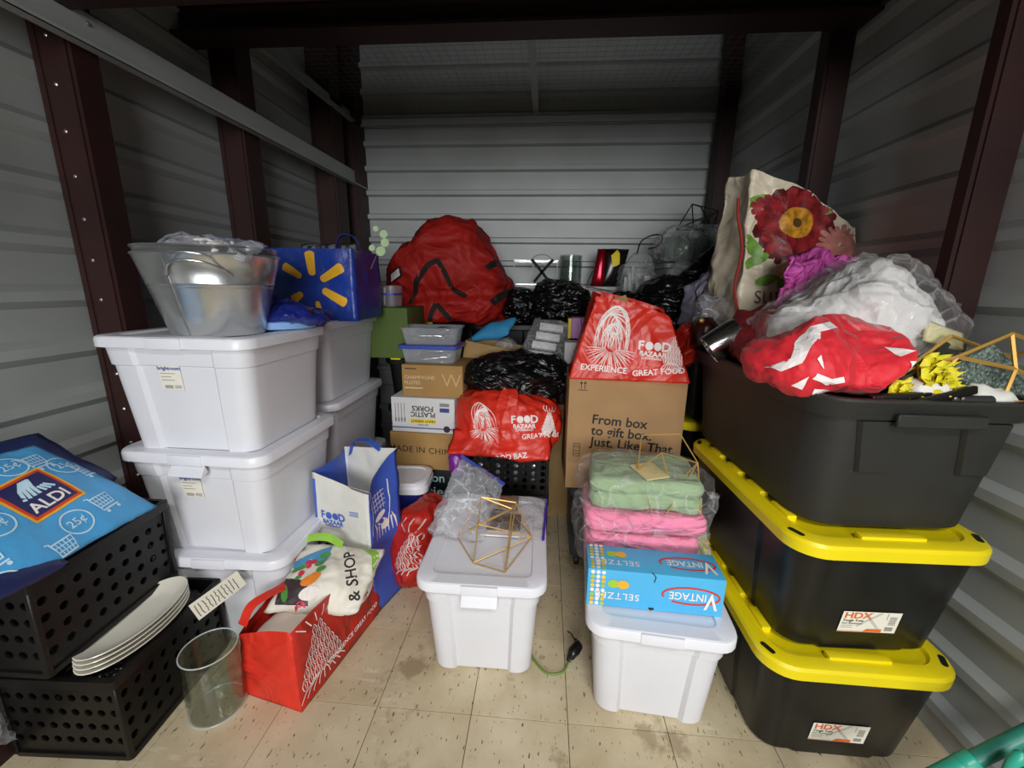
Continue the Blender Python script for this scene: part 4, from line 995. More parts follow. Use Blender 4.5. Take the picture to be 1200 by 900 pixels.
# ---- cardboard boxes with print, red bag on top
def carton(label, loc, rz, W, D, H, m=None, name='cardboard_box', open_top=False, tape=True):
    t = thing(name, label, 'cardboard box', loc, (0, 0, rz)); m = m or M_CARD
    bm = BM(); box(bm, -W/2, W/2, -D/2, D/2, 0, H); bevel(bm, 0.003, 2); b = finish('carton', bm, m, t, 40)
    if tape:
        bm = BM(); box(bm, -0.025, 0.025, -D/2, D/2, H, H+0.0006); finish('tape', bm, mat('brown_tape', '#9d7c52', rough=0.35), t)
    return t
t = carton('tall brown cardboard box printed with a gift box slogan', (0.365, 1.93, 0.555), 0.0, 0.50, 0.33, 0.385, mat('kraft_board', '#ab8860', rough=0.8, var=0.05, vscale=8, spec=0.2))
for k, s in enumerate(('From box', 'to gift box.', 'Just. Like. That.')):
    lay('lettering', text2d(s, 0.060, 0.018, 'LEFT'), M_PRINTK, t, (-0.145, -0.165, 0.205-0.052*k), (1, 0, -0.07), (0, 0, 1))
b = BM()
for x in (-0.008, 0.008): stroke2d(b, [(x, -0.014), (x, 0.016)], 0.003); poly2d(b, [(x-0.007, 0.010), (x+0.007, 0.010), (x, 0.02)])
stroke2d(b, [(-0.02, -0.019), (0.02, -0.019)], 0.003); lay('printed_arrows', b, M_PRINTK, t, (-0.19, -0.165, 0.355), (1, 0, 0), (0, 0, 1))
b = BM()
for a, c in (((-0.014, -0.03), (0.014, -0.03)), ((0.014, -0.03), (0.014, 0.03)), ((0.014, 0.03), (-0.014, 0.03)), ((-0.014, 0.03), (-0.014, -0.03)), ((-0.014, 0.012), (0.014, 0.012)), ((-0.014, -0.005), (0.014, -0.005)), ((-0.014, -0.018), (0.014, -0.018)), ((-0.014, 0.02), (0.014, 0.02))): stroke2d(b, [a, c], 0.002)
lay('printed_panel', b, M_PRINTK, t, (-0.205, -0.165, 0.06), (1, 0, 0), (0, 0, 1))
for k in range(2):
    bm = BM(); disc2d(bm, 0, 0, 0.014, 0.02, 14); lay('hand_hole', bm, M_SLOT_SHADE, t, (-0.25, -0.02, 0.30-0.15*k), (0, -1, 0), (0, 0, 1), off=0.0008)  # dark discs paint the shade inside the hand holes
carton('plain brown cardboard box directly under the printed gift slogan box', (0.37, 1.935, 0.425), 0.01, 0.51, 0.33, 0.13, MATS['kraft_board'])
# dark grey wheeled bin underneath
t = thing('grey_bin', 'dark grey wheeled plastic bin under the cardboard boxes', 'storage bin', (0.38, 1.95, 0))
M_DGREY = mat('slate_plastic', '#3a3d42', rough=0.45, var=0.06)
bm = BM(); loft(bm, [ring3(rrect(0.46*k, 0.36*k, 0.04), z) for k, z in ((0.92, 0.045), (0.97, 0.06), (1.0, 0.38), (1.06, 0.385), (1.06, 0.42), (1.03, 0.424))]); finish('body', bm, M_DGREY, t, 40)
for sx in (-1, 1):
    for sy in (-1, 1):
        bm = BM(); lathe(bm, [(0.003, -0.012), (0.024, -0.012), (0.026, -0.008), (0.026, 0.008), (0.024, 0.012), (0.003, 0.012)], 16, cap1=True); rot_bm(bm, 0, pi/2, 0)
        o = finish('caster', bm, M_BLACK2, t, 40); o.location = (sx*0.19, sy*0.14, 0.026)
# red supermarket bag on the boxes
def redbag(label, loc, rot, W, D, H, seed, **kw):
    t = thing('red_shopping_bag', label, 'shopping bag', loc, rot)
    bm = shopper(W, D, H, seed, **kw); return t, finish('bag', bm, [M_RED, M_RED2], t, 180)
t, bag = redbag('red supermarket bag with white artwork, sitting on the gift slogan box', (0.365, 1.86, 0.942), (0, 0, -0.05), 0.50, 0.24, 0.33, 41, amp=0.022, topw=0.62, topd=0.6, gusset=0.5, n=40, m=40, f=5, sag=lambda x, y: -0.18*x+0.05*y-0.08*x*x)
for q in ():
    pass
def fr2(nm, b, m, x, z, rot=0, off=0.002): return lay(nm, move2d(b, x, 0, rot), m, t, (0, -0.13, z), (1, 0, 0), (0, 0.18, 1), bag, off, reach=0.12)
fr2('printed_mushroom', morel(0.18, 0.29, 0.0042, 20), M_PRINTW, -0.075, 0.175, -0.10)
fr2('lettering', food_logo(0.13), M_PRINTW, 0.095, 0.135, -0.06)
fr2('lettering', text2d('EXPERIENCE', 0.035, 0.022), M_PRINTW, -0.105, 0.05, -0.06); fr2('lettering', text2d('GREAT FOOD', 0.034, 0.022), M_PRINTW, 0.12, 0.045, 0.10)
fr2('printed_stripes', artichoke(0.07, 0.16, 0.003), M_PRINTW, 0.185, 0.15, -0.15)
bm = BM(); box(bm, -0.10, 0.04, 0.02, 0.024, 0.10, 0.34); rot_bm(bm, -0.35, -0.35, 0, (0, 0, 0.2)); o = finish('cardboard_flap', bm, M_CARD2, None); o.location = (0.36, 1.85, 0.965)
tag(o, 'cardboard flap sticking up out of the red bag on the boxes', 'cardboard')
bm = BM(); sellip(bm, (0, 0, 0), 0.12, 0.09, 0.06, 24, 16); rumple(bm, 0.008, 20, 5); o = finish('white_tissue', bm, mat('white_tissue', '#dcdad4', rough=0.7), None, 180); o.location = (0.47, 1.85, 1.15); o.rotation_euler = (0, 0.2, 0.3)
tag(o, 'white tissue showing in the mouth of the red bag on the boxes', 'tissue')

# ---- printed cartons on the left of the centre
t = thing('dark_product_box', 'black product box with pale teal lettering on the floor under the brown carton', 'box', (-0.60, 2.17, 0), (0, 0, -0.04))
bm = BM(); box(bm, -0.19, 0.19, -0.17, 0.13, 0, 0.375); bevel(bm, 0.003, 2); finish('carton', bm, mat('black_gloss_board', '#14191d', rough=0.35, var=0.2), t, 40)
M_TEAL = mat('pale_teal_ink', '#9fbfc0', rough=0.5)
lay('lettering', text2d('nison', 0.07, 0.01), M_TEAL, t, (0.03, -0.17, 0.325), (1, 0, 0), (0, 0, 1)); lay('lettering', text2d('rrier', 0.085, 0.01), mat('white_ink', '#d5dcdc', rough=0.5), t, (0.05, -0.17, 0.245), (1, 0, 0), (0, 0, 1))
b = BM(); stroke2d(b, [(-0.06, 0.0), (0.10, 0.0)], 0.02); lay('teal_bar', b, mat('deep_teal_ink', '#1e4a44', rough=0.5), t, (0.04, -0.17, 0.19), (1, 0, 0), (0, 0, 1))
t = carton('brown cardboard box stamped with its country of origin, under the plastic forks carton', (-0.598, 2.14, 0.378), -0.045, 0.37, 0.30, 0.20, mat('dim_kraft_board', '#a98552', rough=0.8, var=0.06, vscale=8, spec=0.2))
lay('lettering', text2d('MADE IN CHINA', 0.046, 0.004, spacing=1.08), M_PRINTK, t, (-0.01, -0.15, 0.105), (1, 0, -0.03), (0, 0, 1))
b = BM(); poly2d(b, [(-0.022, -0.015), (0.022, -0.015), (0.022, 0.015), (-0.022, 0.015)]); lay('sticker', b, M_STK, t, (0.155, -0.15, 0.10), (1, 0, -0.03), (0, 0, 1))
t = carton('white carton of plastic forks standing upside down', (-0.602, 2.13, 0.580), -0.05, 0.335, 0.27, 0.185, mat('white_carton', '#d5d4d4', rough=0.5, var=0.03), tape=False)
def fk(nm, b, m, x, z, rot=0): return lay(nm, move2d(b, 0, 0, rot), m, t, (x, -0.135, z), (1, 0, 0), (0, 0, 1))
fk('lettering', text2d('FORKS', 0.038, 0.02), M_PRINTK, 0.0, 0.130, pi); fk('lettering', text2d('PLASTIC', 0.036, 0.02), M_PRINTK, 0.0, 0.098, pi)
b = BM(); stroke2d(b, [(-0.07, 0), (0.07, 0)], 0.022); fk('yellow_bar', b, M_SY, 0.0, 0.062); b = text2d('HEAVY WEIGHT', 0.018, 0.02); lay('lettering', move2d(b, 0, 0, pi), M_PRINTK, t, (0, -0.135, 0.062), (1, 0, 0), (0, 0, 1), off=0.002)
fk('lettering', text2d('300 FORKS', 0.012, 0.01), M_PRINTK, 0.0, 0.042, pi)
b = BM(); stroke2d(b, [(-0.165, 0), (0.165, 0)], 0.006); fk('blue_line', b, mat('navy_line', '#3a4690', rough=0.5), 0, 0.024); b = BM(); disc2d(b, 0, 0, 0.018, n=18); lay('round_seal', b, mat('seal_ink', '#2b2a35', rough=0.5), t, (0.125, -0.135, 0.024), (1, 0, 0), (0, 0, 1), off=0.0016)
b = BM()
for k in range(4): stroke2d(b, [(-0.146+k*0.016, 0.06), (-0.146+k*0.016, 0.155)], 0.004); disc2d(b, -0.146+k*0.016, 0.065, 0.005, 0.014, 10)
fk('printed_forks', b, M_STKK, 0, 0)
b = BM(); stroke2d(b, [(0.09, 0.125), (0.14, 0.125)], 0.022); fk('blue_tag', b, MATS['navy_line'], 0.0, 0.0); b = BM(); stroke2d(b, [(0.09, 0.153), (0.14, 0.153)], 0.018); fk('grey_tag', b, M_STKK, 0.0, 0.0)
b = text2d('ALLRON', 0.012, 0.02); fk('lettering', b, MATS['navy_line'], -0.135, 0.010, pi) if False else None
t = carton('brown carton of champagne flutes on top of the plastic forks carton', (-0.555, 2.14, 0.768), -0.03, 0.315, 0.26, 0.165, MATS['dim_kraft_board'], tape=False)
M_PALEP = mat('pale_print', '#d6c3a4', rough=0.6)
for k, s in enumerate(('CHAMPAGNE', 'FLUTES')): lay('lettering', text2d(s, 0.026, 0.0, 'LEFT'), M_PALEP, t, (-0.145, -0.13, 0.10-0.028*k), (1, 0, 0), (0, 0, 1))
lay('lettering', text2d('W', 0.10, -0.01), mat('soft_print', '#c2a678', rough=0.6), t, (0.10, -0.13, 0.085), (1, 0, 0), (0, 0, 1))
b = BM(); stroke2d(b, [(-0.14, 0), (-0.08, 0)], 0.005); lay('small_print', b, M_PRINTK, t, (0, -0.13, 0.145), (1, 0, 0), (0, 0, 1)); b = BM(); stroke2d(b, [(-0.145, 0), (-0.05, 0)], 0.006); lay('small_print', b, M_PALEP, t, (0, -0.13, 0.045), (1, 0, 0), (0, 0, 1))
# food containers with blue lid, cutlery inside
M_CUTL = mat('chrome_cutlery', '#c9c9c9', rough=0.2, metal=0.9)
M_BLID = mat('blue_container_lid', '#3d55b8', rough=0.35)
M_TUB = film('container_plastic', '#dfe4ea', body=0.14, rough=0.1, bump=0, edge=0.5)
for k, (z, nm) in enumerate(((0.934, 'lower clear food container with a blue lid on the champagne flute carton'), (1.028, 'upper open clear food container full of small metal pieces'))):
    t = thing('food_container', nm, 'food container', (-0.585+0.005*k, 2.14, z), (0, 0, -0.03+0.05*k), 'clear food containers')
    bm = BM(); loft(bm, [ring3(rrect(a, b_, 0.03), zz) for a, b_, zz in ((0.26, 0.17, 0.0), (0.265, 0.175, 0.004), (0.29, 0.20, 0.08), (0.305, 0.215, 0.083), (0.305, 0.215, 0.088), (0.287, 0.197, 0.083), (0.26, 0.17, 0.006))]); finish('tub', bm, M_TUB, t, 50)
    if k == 0:
        bm = BM(); loft(bm, [ring3(rrect(a, b_, 0.03), zz) for a, b_, zz in ((0.312, 0.222, 0.076), (0.315, 0.225, 0.078), (0.315, 0.225, 0.092), (0.30, 0.21, 0.094), (0.27, 0.18, 0.0925))]); finish('lid', bm, M_BLID, t, 50)
    rnd = random.Random(k)
    for q in range(9 if k else 5):
        a = rnd.uniform(-0.5, 0.5); bm = BM(); L = 0.09; tube(bm, [(-L, 0, 0), (-L*0.4, 0, 0.002), (L*0.3, 0, 0.004), (L*0.6, 0, 0.004), (L, 0, 0.004)], [0.003, 0.003, 0.004, 0.012, 0.006], 6); o = finish('cutlery', bm, M_CUTL, t, 60)
        o.location = (rnd.uniform(-0.02, 0.02), rnd.uniform(-0.06, 0.06), 0.012+0.0075*q); o.rotation_euler = (0, rnd.uniform(-0.1, 0.1), a)
# white-lidded pail
t = thing('detergent_pail', 'dark blue pail with a white rounded square lid behind the red bags', 'pail', (-0.665, 1.86, 0), (0, 0, 0.08))
bm = BM(); loft(bm, [ring3(rrect(a, a*0.92, 0.05), z) for a, z in ((0.19, 0), (0.195, 0.005), (0.225, 0.355), (0.225, 0.36))]); finish('pail', bm, mat('royal_blue_pail', '#1d2370', rough=0.4), t, 40)
bm = BM(); loft(bm, [ring3(rrect(a, a*0.92, 0.05), z) for a, z in ((0.225, 0.352), (0.245, 0.354), (0.247, 0.38), (0.24, 0.384), (0.24, 0.40), (0.225, 0.408), (0.19, 0.408), (0.18, 0.402))]); finish('lid', bm, M_WLID, t, 40)
# purple bag and crates with red bag and bin liner
crate('black plastic crate under the flopped red bag and black bin liner', (-0.165, 2.06, 0.29), (0, 0, 0.0), 0.40, 0.32, 0.27, 'black crates behind the centre tote', nx=9, nxd=7, ny=5, rad=0.013)
crate('black plastic crate on the floor, hidden behind the centre white tote', (-0.165, 2.06, 0.0), (0, 0, 0.0), 0.40, 0.32, 0.285, 'black crates behind the centre tote', nx=9, nxd=7, ny=5, rad=0.013)
rnd = random.Random(3)
for q in range(4):
    bm = BM(); sellip(bm, (0, 0, 0), 0.085, 0.24, 0.18, 20, 14); rumple(bm, 0.02, 14, 50+q, 0.8); o = finish('silver_package', bm, mat('silvery_wrap', '#b9bcc2', rough=0.25, metal=0.5, var=0.2), None, 180); o.location = (-0.30+q*0.09, 2.06, 0.315)
    tag(o, '%s silvery package from the left seen through the holes of the centre crate' % ('first', 'second', 'third', 'fourth')[q], 'package', 'silvery packages in the centre crate')
bm = BM(); sellip(bm, (-0.405, 1.90, 0.42), 0.09, 0.20, 0.15, 28, 20); rumple(bm, 0.015, 15, 8, 0.8); tag(finish('purple_bag', bm, mat('purple_film', '#7a2196', rough=0.25, bump=0.5, bscale=30, spec=0.7), None, 180), 'shiny purple plastic bag wedged between brown carton and crate', 'plastic bag')
t = thing('red_shopping_bag', 'flopped red supermarket bag draped over the centre black crate', 'shopping bag', (-0.165, 2.0, 0.565))
bm = BM(); sellip(bm, (0, 0, 0), 0.52, 0.40, 0.27, 110, 56, p=3, q=2.6, flat=0.3, top=lambda x, y: 1-0.10*x); 
for v in bm.verts:   # front skirt sags over the crate edge
    k = max(0, -v.co.y-0.12)/0.08
    v.co.z -= 0.05*min(1, k)*(1-v.co.z/0.3)
rumple(bm, 0.028, 6.5, 61, 0.8, 0.4); bag = finish('bag', bm, M_RED, t, 180)
bm = BM(); pillow(bm, (-0.27, -0.225, 0.0), (0.21, -0.225, -0.025), (0.22, -0.15, 0.10), (-0.26, -0.15, 0.09), 0.025, 30, 14, seed=6, wav=0.022); rumple(bm, 0.01, 12, 9, 0.7); skirt = finish('bag_skirt', bm, M_RED, t, 180)
def fr3(nm, b, m, x, z, rot=0, s=bag): return lay(nm, move2d(b, x, 0, rot), m, t, (0, -0.2, z), (1, 0, 0), (0, 0.5, 1), s, 0.003, reach=0.25)
fr3('printed_mushroom', morel(0.12, 0.20, 0.0035, 13), M_PRINTW, -0.105, 0.145, 0.15); fr3('lettering', food_logo(0.12), M_PRINTW, 0.085, 0.155, 0.1); fr3('lettering', text2d('GREAT FOOD', 0.03, 0.02), M_PRINTW, 0.17, 0.10, 0.15)
fr3('lettering', text2d('FOOD BAZ', 0.034, 0.02), M_PRINTW, 0.02, -0.02, 0.15, skirt); fr3('printed_stripes', artichoke(0.06, 0.10, 0.004), M_PRINTW, 0.2, 0.17)
bm = BM(); P = bez([(-0.02, -0.20, 0.10), (-0.025, -0.16, 0.21), (0.0, -0.10, 0.285), (0.03, -0.13, 0.27), (0.02, -0.17, 0.20)], 22)
loft(bm, [[p+Vector((-0.022, 0, 0)), p+Vector((0.022, 0, 0)), p+Vector((0.022, -0.003, 0.002)), p+Vector((-0.022, -0.003, 0.002))] for p in P]); finish('handle', bm, M_RED, t, 60)
t = thing('bin_liner', 'black bin liner spilling out of the flopped red bag', 'bin liner', (-0.145, 2.11, 0.79))
bm = BM(); sellip(bm, (0, 0, 0), 0.56, 0.36, 0.20, 120, 60, p=2.6, q=2.4, flat=0.3, top=lambda x, y: 1+0.12*x); rumple(bm, 0.035, 6, 71, 0.9, 0.5, stretch=(0.7, 1.6, 1.6)); finish('bag', bm, M_GARB, t, 60)
# ================================================================ on the left stacks
M_ZINC = mat('galvanised_tub_metal', '#cfd1d1', rough=0.27, metal=0.88, var=0.12, vscale=9, bump=0.05, bscale=30)
def tub(label, loc, k, h, hoop=True):
    t = thing('metal_tub', label, 'tub', loc)
    bm = BM(); r0, r1 = 0.158*k, 0.232*k
    lathe(bm, [(0.004, 0.004), (r0-0.004, 0.0), (r0, 0.006), (r0+(r1-r0)*0.62, h*0.62), (r0+(r1-r0)*0.62+0.004, h*0.635), (r0+(r1-r0)*0.65, h*0.65), (r1, h-0.008), (r1+0.005, h-0.004), (r1+0.003, h+0.001), (r1-0.003, h-0.004), (r0+(r1-r0)*0.6, h*0.6), (r0-0.002, 0.008), (0.004, 0.007)], 56, cap0=True, cap1=True, sy=0.88)
    b = finish('tub', bm, M_ZINC, t, 50)
    for a in ((-88,) if hoop else ()):
        for kk, zz in ((0, 0.86),):
            a_ = radians(a); rr = r0+(r1-r0)*zz
            P = bez([(rr*sin(radians(s))+0.0, -(rr*0.88*cos(radians(s)))-o, h*zz+dz) for s, o, dz in ((-24, 0.003, -0.03), (-20, 0.012, 0.0), (-8, 0.03, 0.012), (8, 0.032, 0.005), (20, 0.014, -0.015), (25, 0.003, -0.03))], 24)
            bm = BM(); tube(bm, P, 0.0035, 6); finish('handle', bm, M_ZINC, t, 60).rotation_euler = (0, 0, 0.5)
    bm = BM(); box(bm, -0.0015, 0.0015, -0.002, 0.0, 0, h*0.98); 
    for v in bm.verts: v.co.y -= (r0+(r1-r0)*v.co.z/h)*0.88
    finish('seam', bm, M_ZINC, t); return t
tub('galvanised metal tub with wire handle on the top front white tote', (-1.11, 1.345, 1.155), 0.9, 0.255)
tub('second galvanised tub nested inside the first, its rim just higher', (-1.118, 1.352, 1.180), 0.885, 0.252)
M_ZFILM = film('tub_zip_film', '#dfe2ea', body=0.2, rough=0.15, edge=0.5)
zipbag('clear zip bag with blue seal slumped at the left inside the metal tub', [(-1.28, 1.30, 1.40), (-1.12, 1.26, 1.42), (-1.10, 1.36, 1.45), (-1.24, 1.38, 1.475)], 0.03, 21, (3, 0), M_ZIPB, body=M_ZFILM)
t = zipbag('clear zip bag of white pieces with blue seal, right inside the metal tub', [(-1.14, 1.22, 1.405), (-0.90, 1.23, 1.405), (-0.90, 1.35, 1.435), (-1.12, 1.36, 1.475)], 0.035, 25, (2, 3), M_ZIPB, body=M_ZFILM)
rnd = random.Random(5); M_WP = mat('white_favour', '#dedad6', rough=0.5, var=0.05)
for q in range(16):
    bm = BM(); sellip(bm, (0, 0, 0), 0.014, 0.05, 0.010, 10, 6); o = finish('white_piece', bm, M_WP, t, 180); o.location = (rnd.uniform(0.08, 0.21), rnd.uniform(0.0, 0.09), 0.01+rnd.uniform(0, 0.035)); o.rotation_euler = (rnd.uniform(-0.4, 0.4), rnd.uniform(-0.4, 0.4), rnd.uniform(-0.8, 0.8))
# stack of blue plates in translucent blue film beside the tub
t = thing('blue_plate_pack', 'pack of blue paper plates in plastic film beside the metal tub', 'plate pack', (-0.995, 1.52, 1.157))
bm = BM(); lathe(bm, [(0.09, 0), (0.12, 0.006), (0.125, 0.03), (0.118, 0.034), (0.05, 0.03), (0.003, 0.03)], 36, cap1=True); finish('plates', bm, mat('pale_blue_paper', '#7fa6d8', rough=0.5), t, 50)
bm = BM(); sellip(bm, (0.01, 0, 0), 0.31, 0.28, 0.10, 90, 50, p=2.6, q=1.8); rumple(bm, 0.03, 9, 6, 0.9, 0.5); finish('film', bm, film('blue_film', '#22329a', body=0.5, rough=0.2, edge=0.3, streak=0.15), t, 180)
# blue bag with yellow rays
M_WBLUE = mat('royal_blue_bag', '#173a9a', rough=0.35, var=0.1, vscale=5, bump=0.3, bscale=10, bdist=0.03)
t = thing('royal_blue_shopping_bag', 'royal blue shopping bag with a yellow ray emblem on the rear white totes', 'shopping bag', (-1.095, 2.07, 1.155), (0, 0, 0.06))
bm = shopper(0.41, 0.36, 0.325, 51, 0.012, topw=1.02, topd=1.0, gusset=0.05, n=20, m=20, f=6); bag = finish('bag', bm, M_WBLUE, t, 180)
M_RAY = mat('amber_yellow_ink', '#f2b522', rough=0.45)
for k, (a, r0, r1, w) in enumerate(((93, 0.055, 0.15, 0.046), (30, 0.055, 0.165, 0.046), (-30, 0.06, 0.17, 0.046), (-82, 0.085, 0.13, 0.03), (215, 0.08, 0.13, 0.04), (148, 0.075, 0.16, 0.04))):
    b = BM(); ca, sa = cos(radians(a)), sin(radians(a)); pts = []
    for i in range(9): th = pi/2+pi*i/8; pts.append((r0+w*0.32*cos(th)*1.0, w*0.36*sin(th)))
    for i in range(9): th = -pi/2+pi*i/8; pts.append((r1-w*0.3+w*0.3*cos(th), w*0.5*sin(th)))
    poly2d(b, [(x*ca-y*sa, x*sa+y*ca) for x, y in pts]); lay('yellow_ray', b, M_RAY, t, (0.015, -0.18, 0.165), (1, 0, 0), (0, 0, 1), bag, 0.002)
for k in range(3):
    bm = BM(); pillow(bm, (-0.10+0.10*k, -0.05, 0.27), (-0.02+0.10*k, -0.05, 0.275), (-0.02+0.10*k, -0.04, 0.36), (-0.10+0.10*k, -0.04, 0.355), 0.012, 8, 8); o = finish('printed_packet', bm, mat('silver_packet', '#8f9298', rough=0.3, metal=0.4, var=0.6, vscale=40, col2='#26282c'), None, 180); o.location = t.location
    tag(o, ['left', 'middle', 'right'][k] + ' printed silver packet sticking up out of the royal blue bag', 'packet', 'silver packets in the royal blue bag')
bm = BM(); P = bez([(-1.12, 2.22, 1.47), (-1.09, 2.22, 1.56), (-1.04, 2.22, 1.575), (-1.0, 2.22, 1.55), (-0.97, 2.22, 1.47)], 20); loft(bm, [[p+Vector((0, -0.012, 0)), p+Vector((0, 0.012, 0)), p+Vector((0, 0.012, 0.004)), p+Vector((0, -0.012, 0.004))] for p in P]); o = finish('handle', bm, M_WBLUE, t, 60)
o.matrix_parent_inverse = Matrix.LocRotScale(t.location, t.rotation_euler, None).inverted()
# eucalyptus sprig
t = thing('leaf_sprig', 'sprig with round pale green leaves beside the royal blue bag', 'leaf sprig', (-0.86, 2.10, 1.40))
bm = BM(); tube(bm, bez([(-0.02, 0, 0.0), (0.01, 0, 0.06), (0.035, 0, 0.09), (0.05, 0, 0.15), (0.055, 0, 0.20)], 16), 0.0015, 5); finish('stem', bm, mat('grey_green_stem', '#7b8a68', rough=0.6), t, 60)
for x, z, r in ((0.038, 0.085, 0.024), (0.062, 0.125, 0.021), (0.058, 0.165, 0.020), (-0.005, 0.10, 0.016), (0.02, 0.19, 0.014)):
    bm = BM(); lathe(bm, [(0.001, 0), (r*0.6, 0.001), (r, 0.003), (r*0.6, 0.002), (0.001, 0.0012)], 16, cap1=True); rot_bm(bm, radians(80), 0.2, 0); o = finish('leaf', bm, mat('pale_leaf', '#b9d6a4', rough=0.6), t, 60); o.location = (x, -0.004, z)
# ================================================================ back row
# green box, blue-lidded caddy
t = thing('green_box', 'olive green fabric box under the red duffel', 'box', (-0.90, 2.50, 0.907), (0, 0, 0.0))
bm = BM(); box(bm, -0.15, 0.12, -0.17, 0.17, 0, 0.29); bevel(bm, 0.006, 2); finish('box', bm, mat('olive_fabric', '#55692f', rough=0.8, var=0.06, bump=0.2, bscale=120), t, 40)
bm = BM(); disc2d(bm, 0, 0, 0.022, 0.014, 16); lay('red_emblem', bm, mat('red_emblem', '#a5362c', rough=0.6), t, (0.12, -0.05, 0.22), (0, 1, 0), (0, 0, 1))
t = thing('clear_caddy', 'clear plastic caddy with blue rim on the olive green box', 'caddy', (-0.97, 2.46, 1.199))
bm = BM(); loft(bm, [ring3(rrect(a, 0.16, 0.02), z) for a, z in ((0.19, 0), (0.20, 0.12), (0.19, 0.12), (0.18, 0.004))]); finish('tub', bm, M_TUB, t, 50)
bm = BM(); loft(bm, [ring3(rrect(a, 0.172, 0.02), z) for a, z in ((0.204, 0.066), (0.212, 0.068), (0.212, 0.076), (0.204, 0.078))], False, False); finish('rim', bm, M_BLID, t, 50)
bm = BM(); box(bm, -0.05, -0.02, -0.07, -0.064, 0.015, 0.055); finish('card', bm, M_APALE, t); bm = BM(); tube(bm, [(0.03, -0.05, 0.01), (0.035, -0.05, 0.11)], 0.006, 8); finish('white_stick', bm, M_PRINTW, t, 60)
# red duffel
M_DUF = mat('red_canvas', '#a01d17', rough=0.6, var=0.1, vscale=6, bump=0.1, bscale=90, spec=0.3, fold=0.7, fscale=3.2, fdist=0.05)
M_STRAP = mat('black_webbing', '#15120f', rough=0.8, bump=0.2, bscale=200)
t = thing('red_duffel', 'big red duffel bag with black straps against the back wall', 'duffel bag', (-0.67, 2.90, 1.085))
bm = BM()
def duf(x, y):
    K = [(-1.2, 0.42), (-0.95, 0.56), (-0.55, 0.76), (-0.2, 0.95), (0.05, 1.0), (0.38, 0.95), (0.62, 0.74), (0.9, 0.46), (1.2, 0.36)]
    for (a, p), (b, q) in zip(K, K[1:]):
        if a <= x <= b:
            t = (x-a)/(b-a); h = p+(q-p)*t*t*(3-2*t); break
    else: h = 0.4
    return h*(1-0.10*max(0, -y))
sellip(bm, (0, 0, 0), 0.90, 0.50, 0.71, 130, 80, p=3.2, q=4.0, flat=0.08, top=duf)
for v in bm.verts:
    if v.co.y < 0: v.co.y += 0.06*math.exp(-((v.co.z-0.19-0.08*v.co.x)/0.035)**2)*min(1, -v.co.y*6)
rumple(bm, 0.045, 3.6, 81, 0.8, 0.3); rumple(bm, 0.010, 10, 83, 0.7, 0.3); bag = finish('bag', bm, M_DUF, t, 180)
def strap(pts, w, z0):
    b = BM(); stroke2d(b, pts, w); return lay('strap', b, M_STRAP, t, (0, -0.28, z0), (1, 0, 0), (0, 0.12, 1), bag, 0.004, reach=0.5)
strap([(-0.22, 0.13), (-0.15, 0.27), (-0.06, 0.37), (-0.01, 0.39)], 0.032, 0.0); strap([(-0.01, 0.40), (0.03, 0.33), (0.08, 0.22), (0.16, 0.18)], 0.032, 0.0)
strap([(-0.09, 0.0), (-0.06, 0.10), (-0.03, 0.15)], 0.032, -0.02); strap([(-0.03, 0.15), (0.03, 0.08), (0.10, 0.0)], 0.032, -0.02)
strap([(0.33, 0.12), (0.39, 0.18), (0.44, 0.22)], 0.045, 0.02); strap([(0.30, 0.33), (0.36, 0.39), (0.37, 0.45)], 0.04, 0.02)
b = BM(); poly2d(b, [(-0.058, -0.04), (0.05, -0.01), (0.058, 0.055), (-0.046, 0.03)]); lay('tag_frame', b, M_STRAP, t, (-0.30, -0.28, 0.30), (1, 0, 0.15), (0, 0.12, 1), bag, 0.004, reach=0.5)
b = BM(); poly2d(b, [(-0.042, -0.025), (0.038, 0.0), (0.042, 0.04), (-0.034, 0.02)]); lay('tag_card', b, M_PRINTW, t, (-0.30, -0.28, 0.30), (1, 0, 0.15), (0, 0.12, 1), bag, 0.006, reach=0.5)
# blue cloth, open tray carton
bm = BM(); pillow(bm, (-0.46, 2.42, 1.00), (-0.20, 2.38, 1.05), (-0.165, 2.45, 1.15), (-0.33, 2.50, 1.10), 0.035, 20, 16, seed=5, wav=0.02); rumple(bm, 0.008, 12, 5)
tag(finish('blue_cloth', bm, mat('cerulean_cloth', '#2f86b4', rough=0.7, bump=0.2, bscale=40), None, 180), 'folded cerulean blue cloth tucked beneath the red duffel', 'cloth')
t = thing('open_carton', 'shallow open brown carton of oddments below the blue cloth', 'cardboard box', (-0.30, 2.38, 0.885), (0.0, 0.16, -0.12))
bm = BM()
for a in ((-0.15, 0.15, -0.11, -0.106, 0, 0.12), (-0.15, 0.15, 0.106, 0.11, 0, 0.12), (-0.15, -0.146, -0.11, 0.11, 0, 0.12), (0.146, 0.15, -0.11, 0.11, 0, 0.12), (-0.15, 0.15, -0.11, 0.11, 0, 0.004)): box(bm, *a)
finish('carton', bm, M_CARD2, t)
bm = BM(); sellip(bm, (0.08, 0, 0.08), 0.13, 0.18, 0.07, 28, 18); rumple(bm, 0.015, 16, 4, 0.8); o = finish('film_pouch', bm, M_FILM2, None, 180); o.location = t.location; tag(o, 'clear film pouch heaped in the shallow open carton', 'plastic pouch')
rnd = random.Random(8)
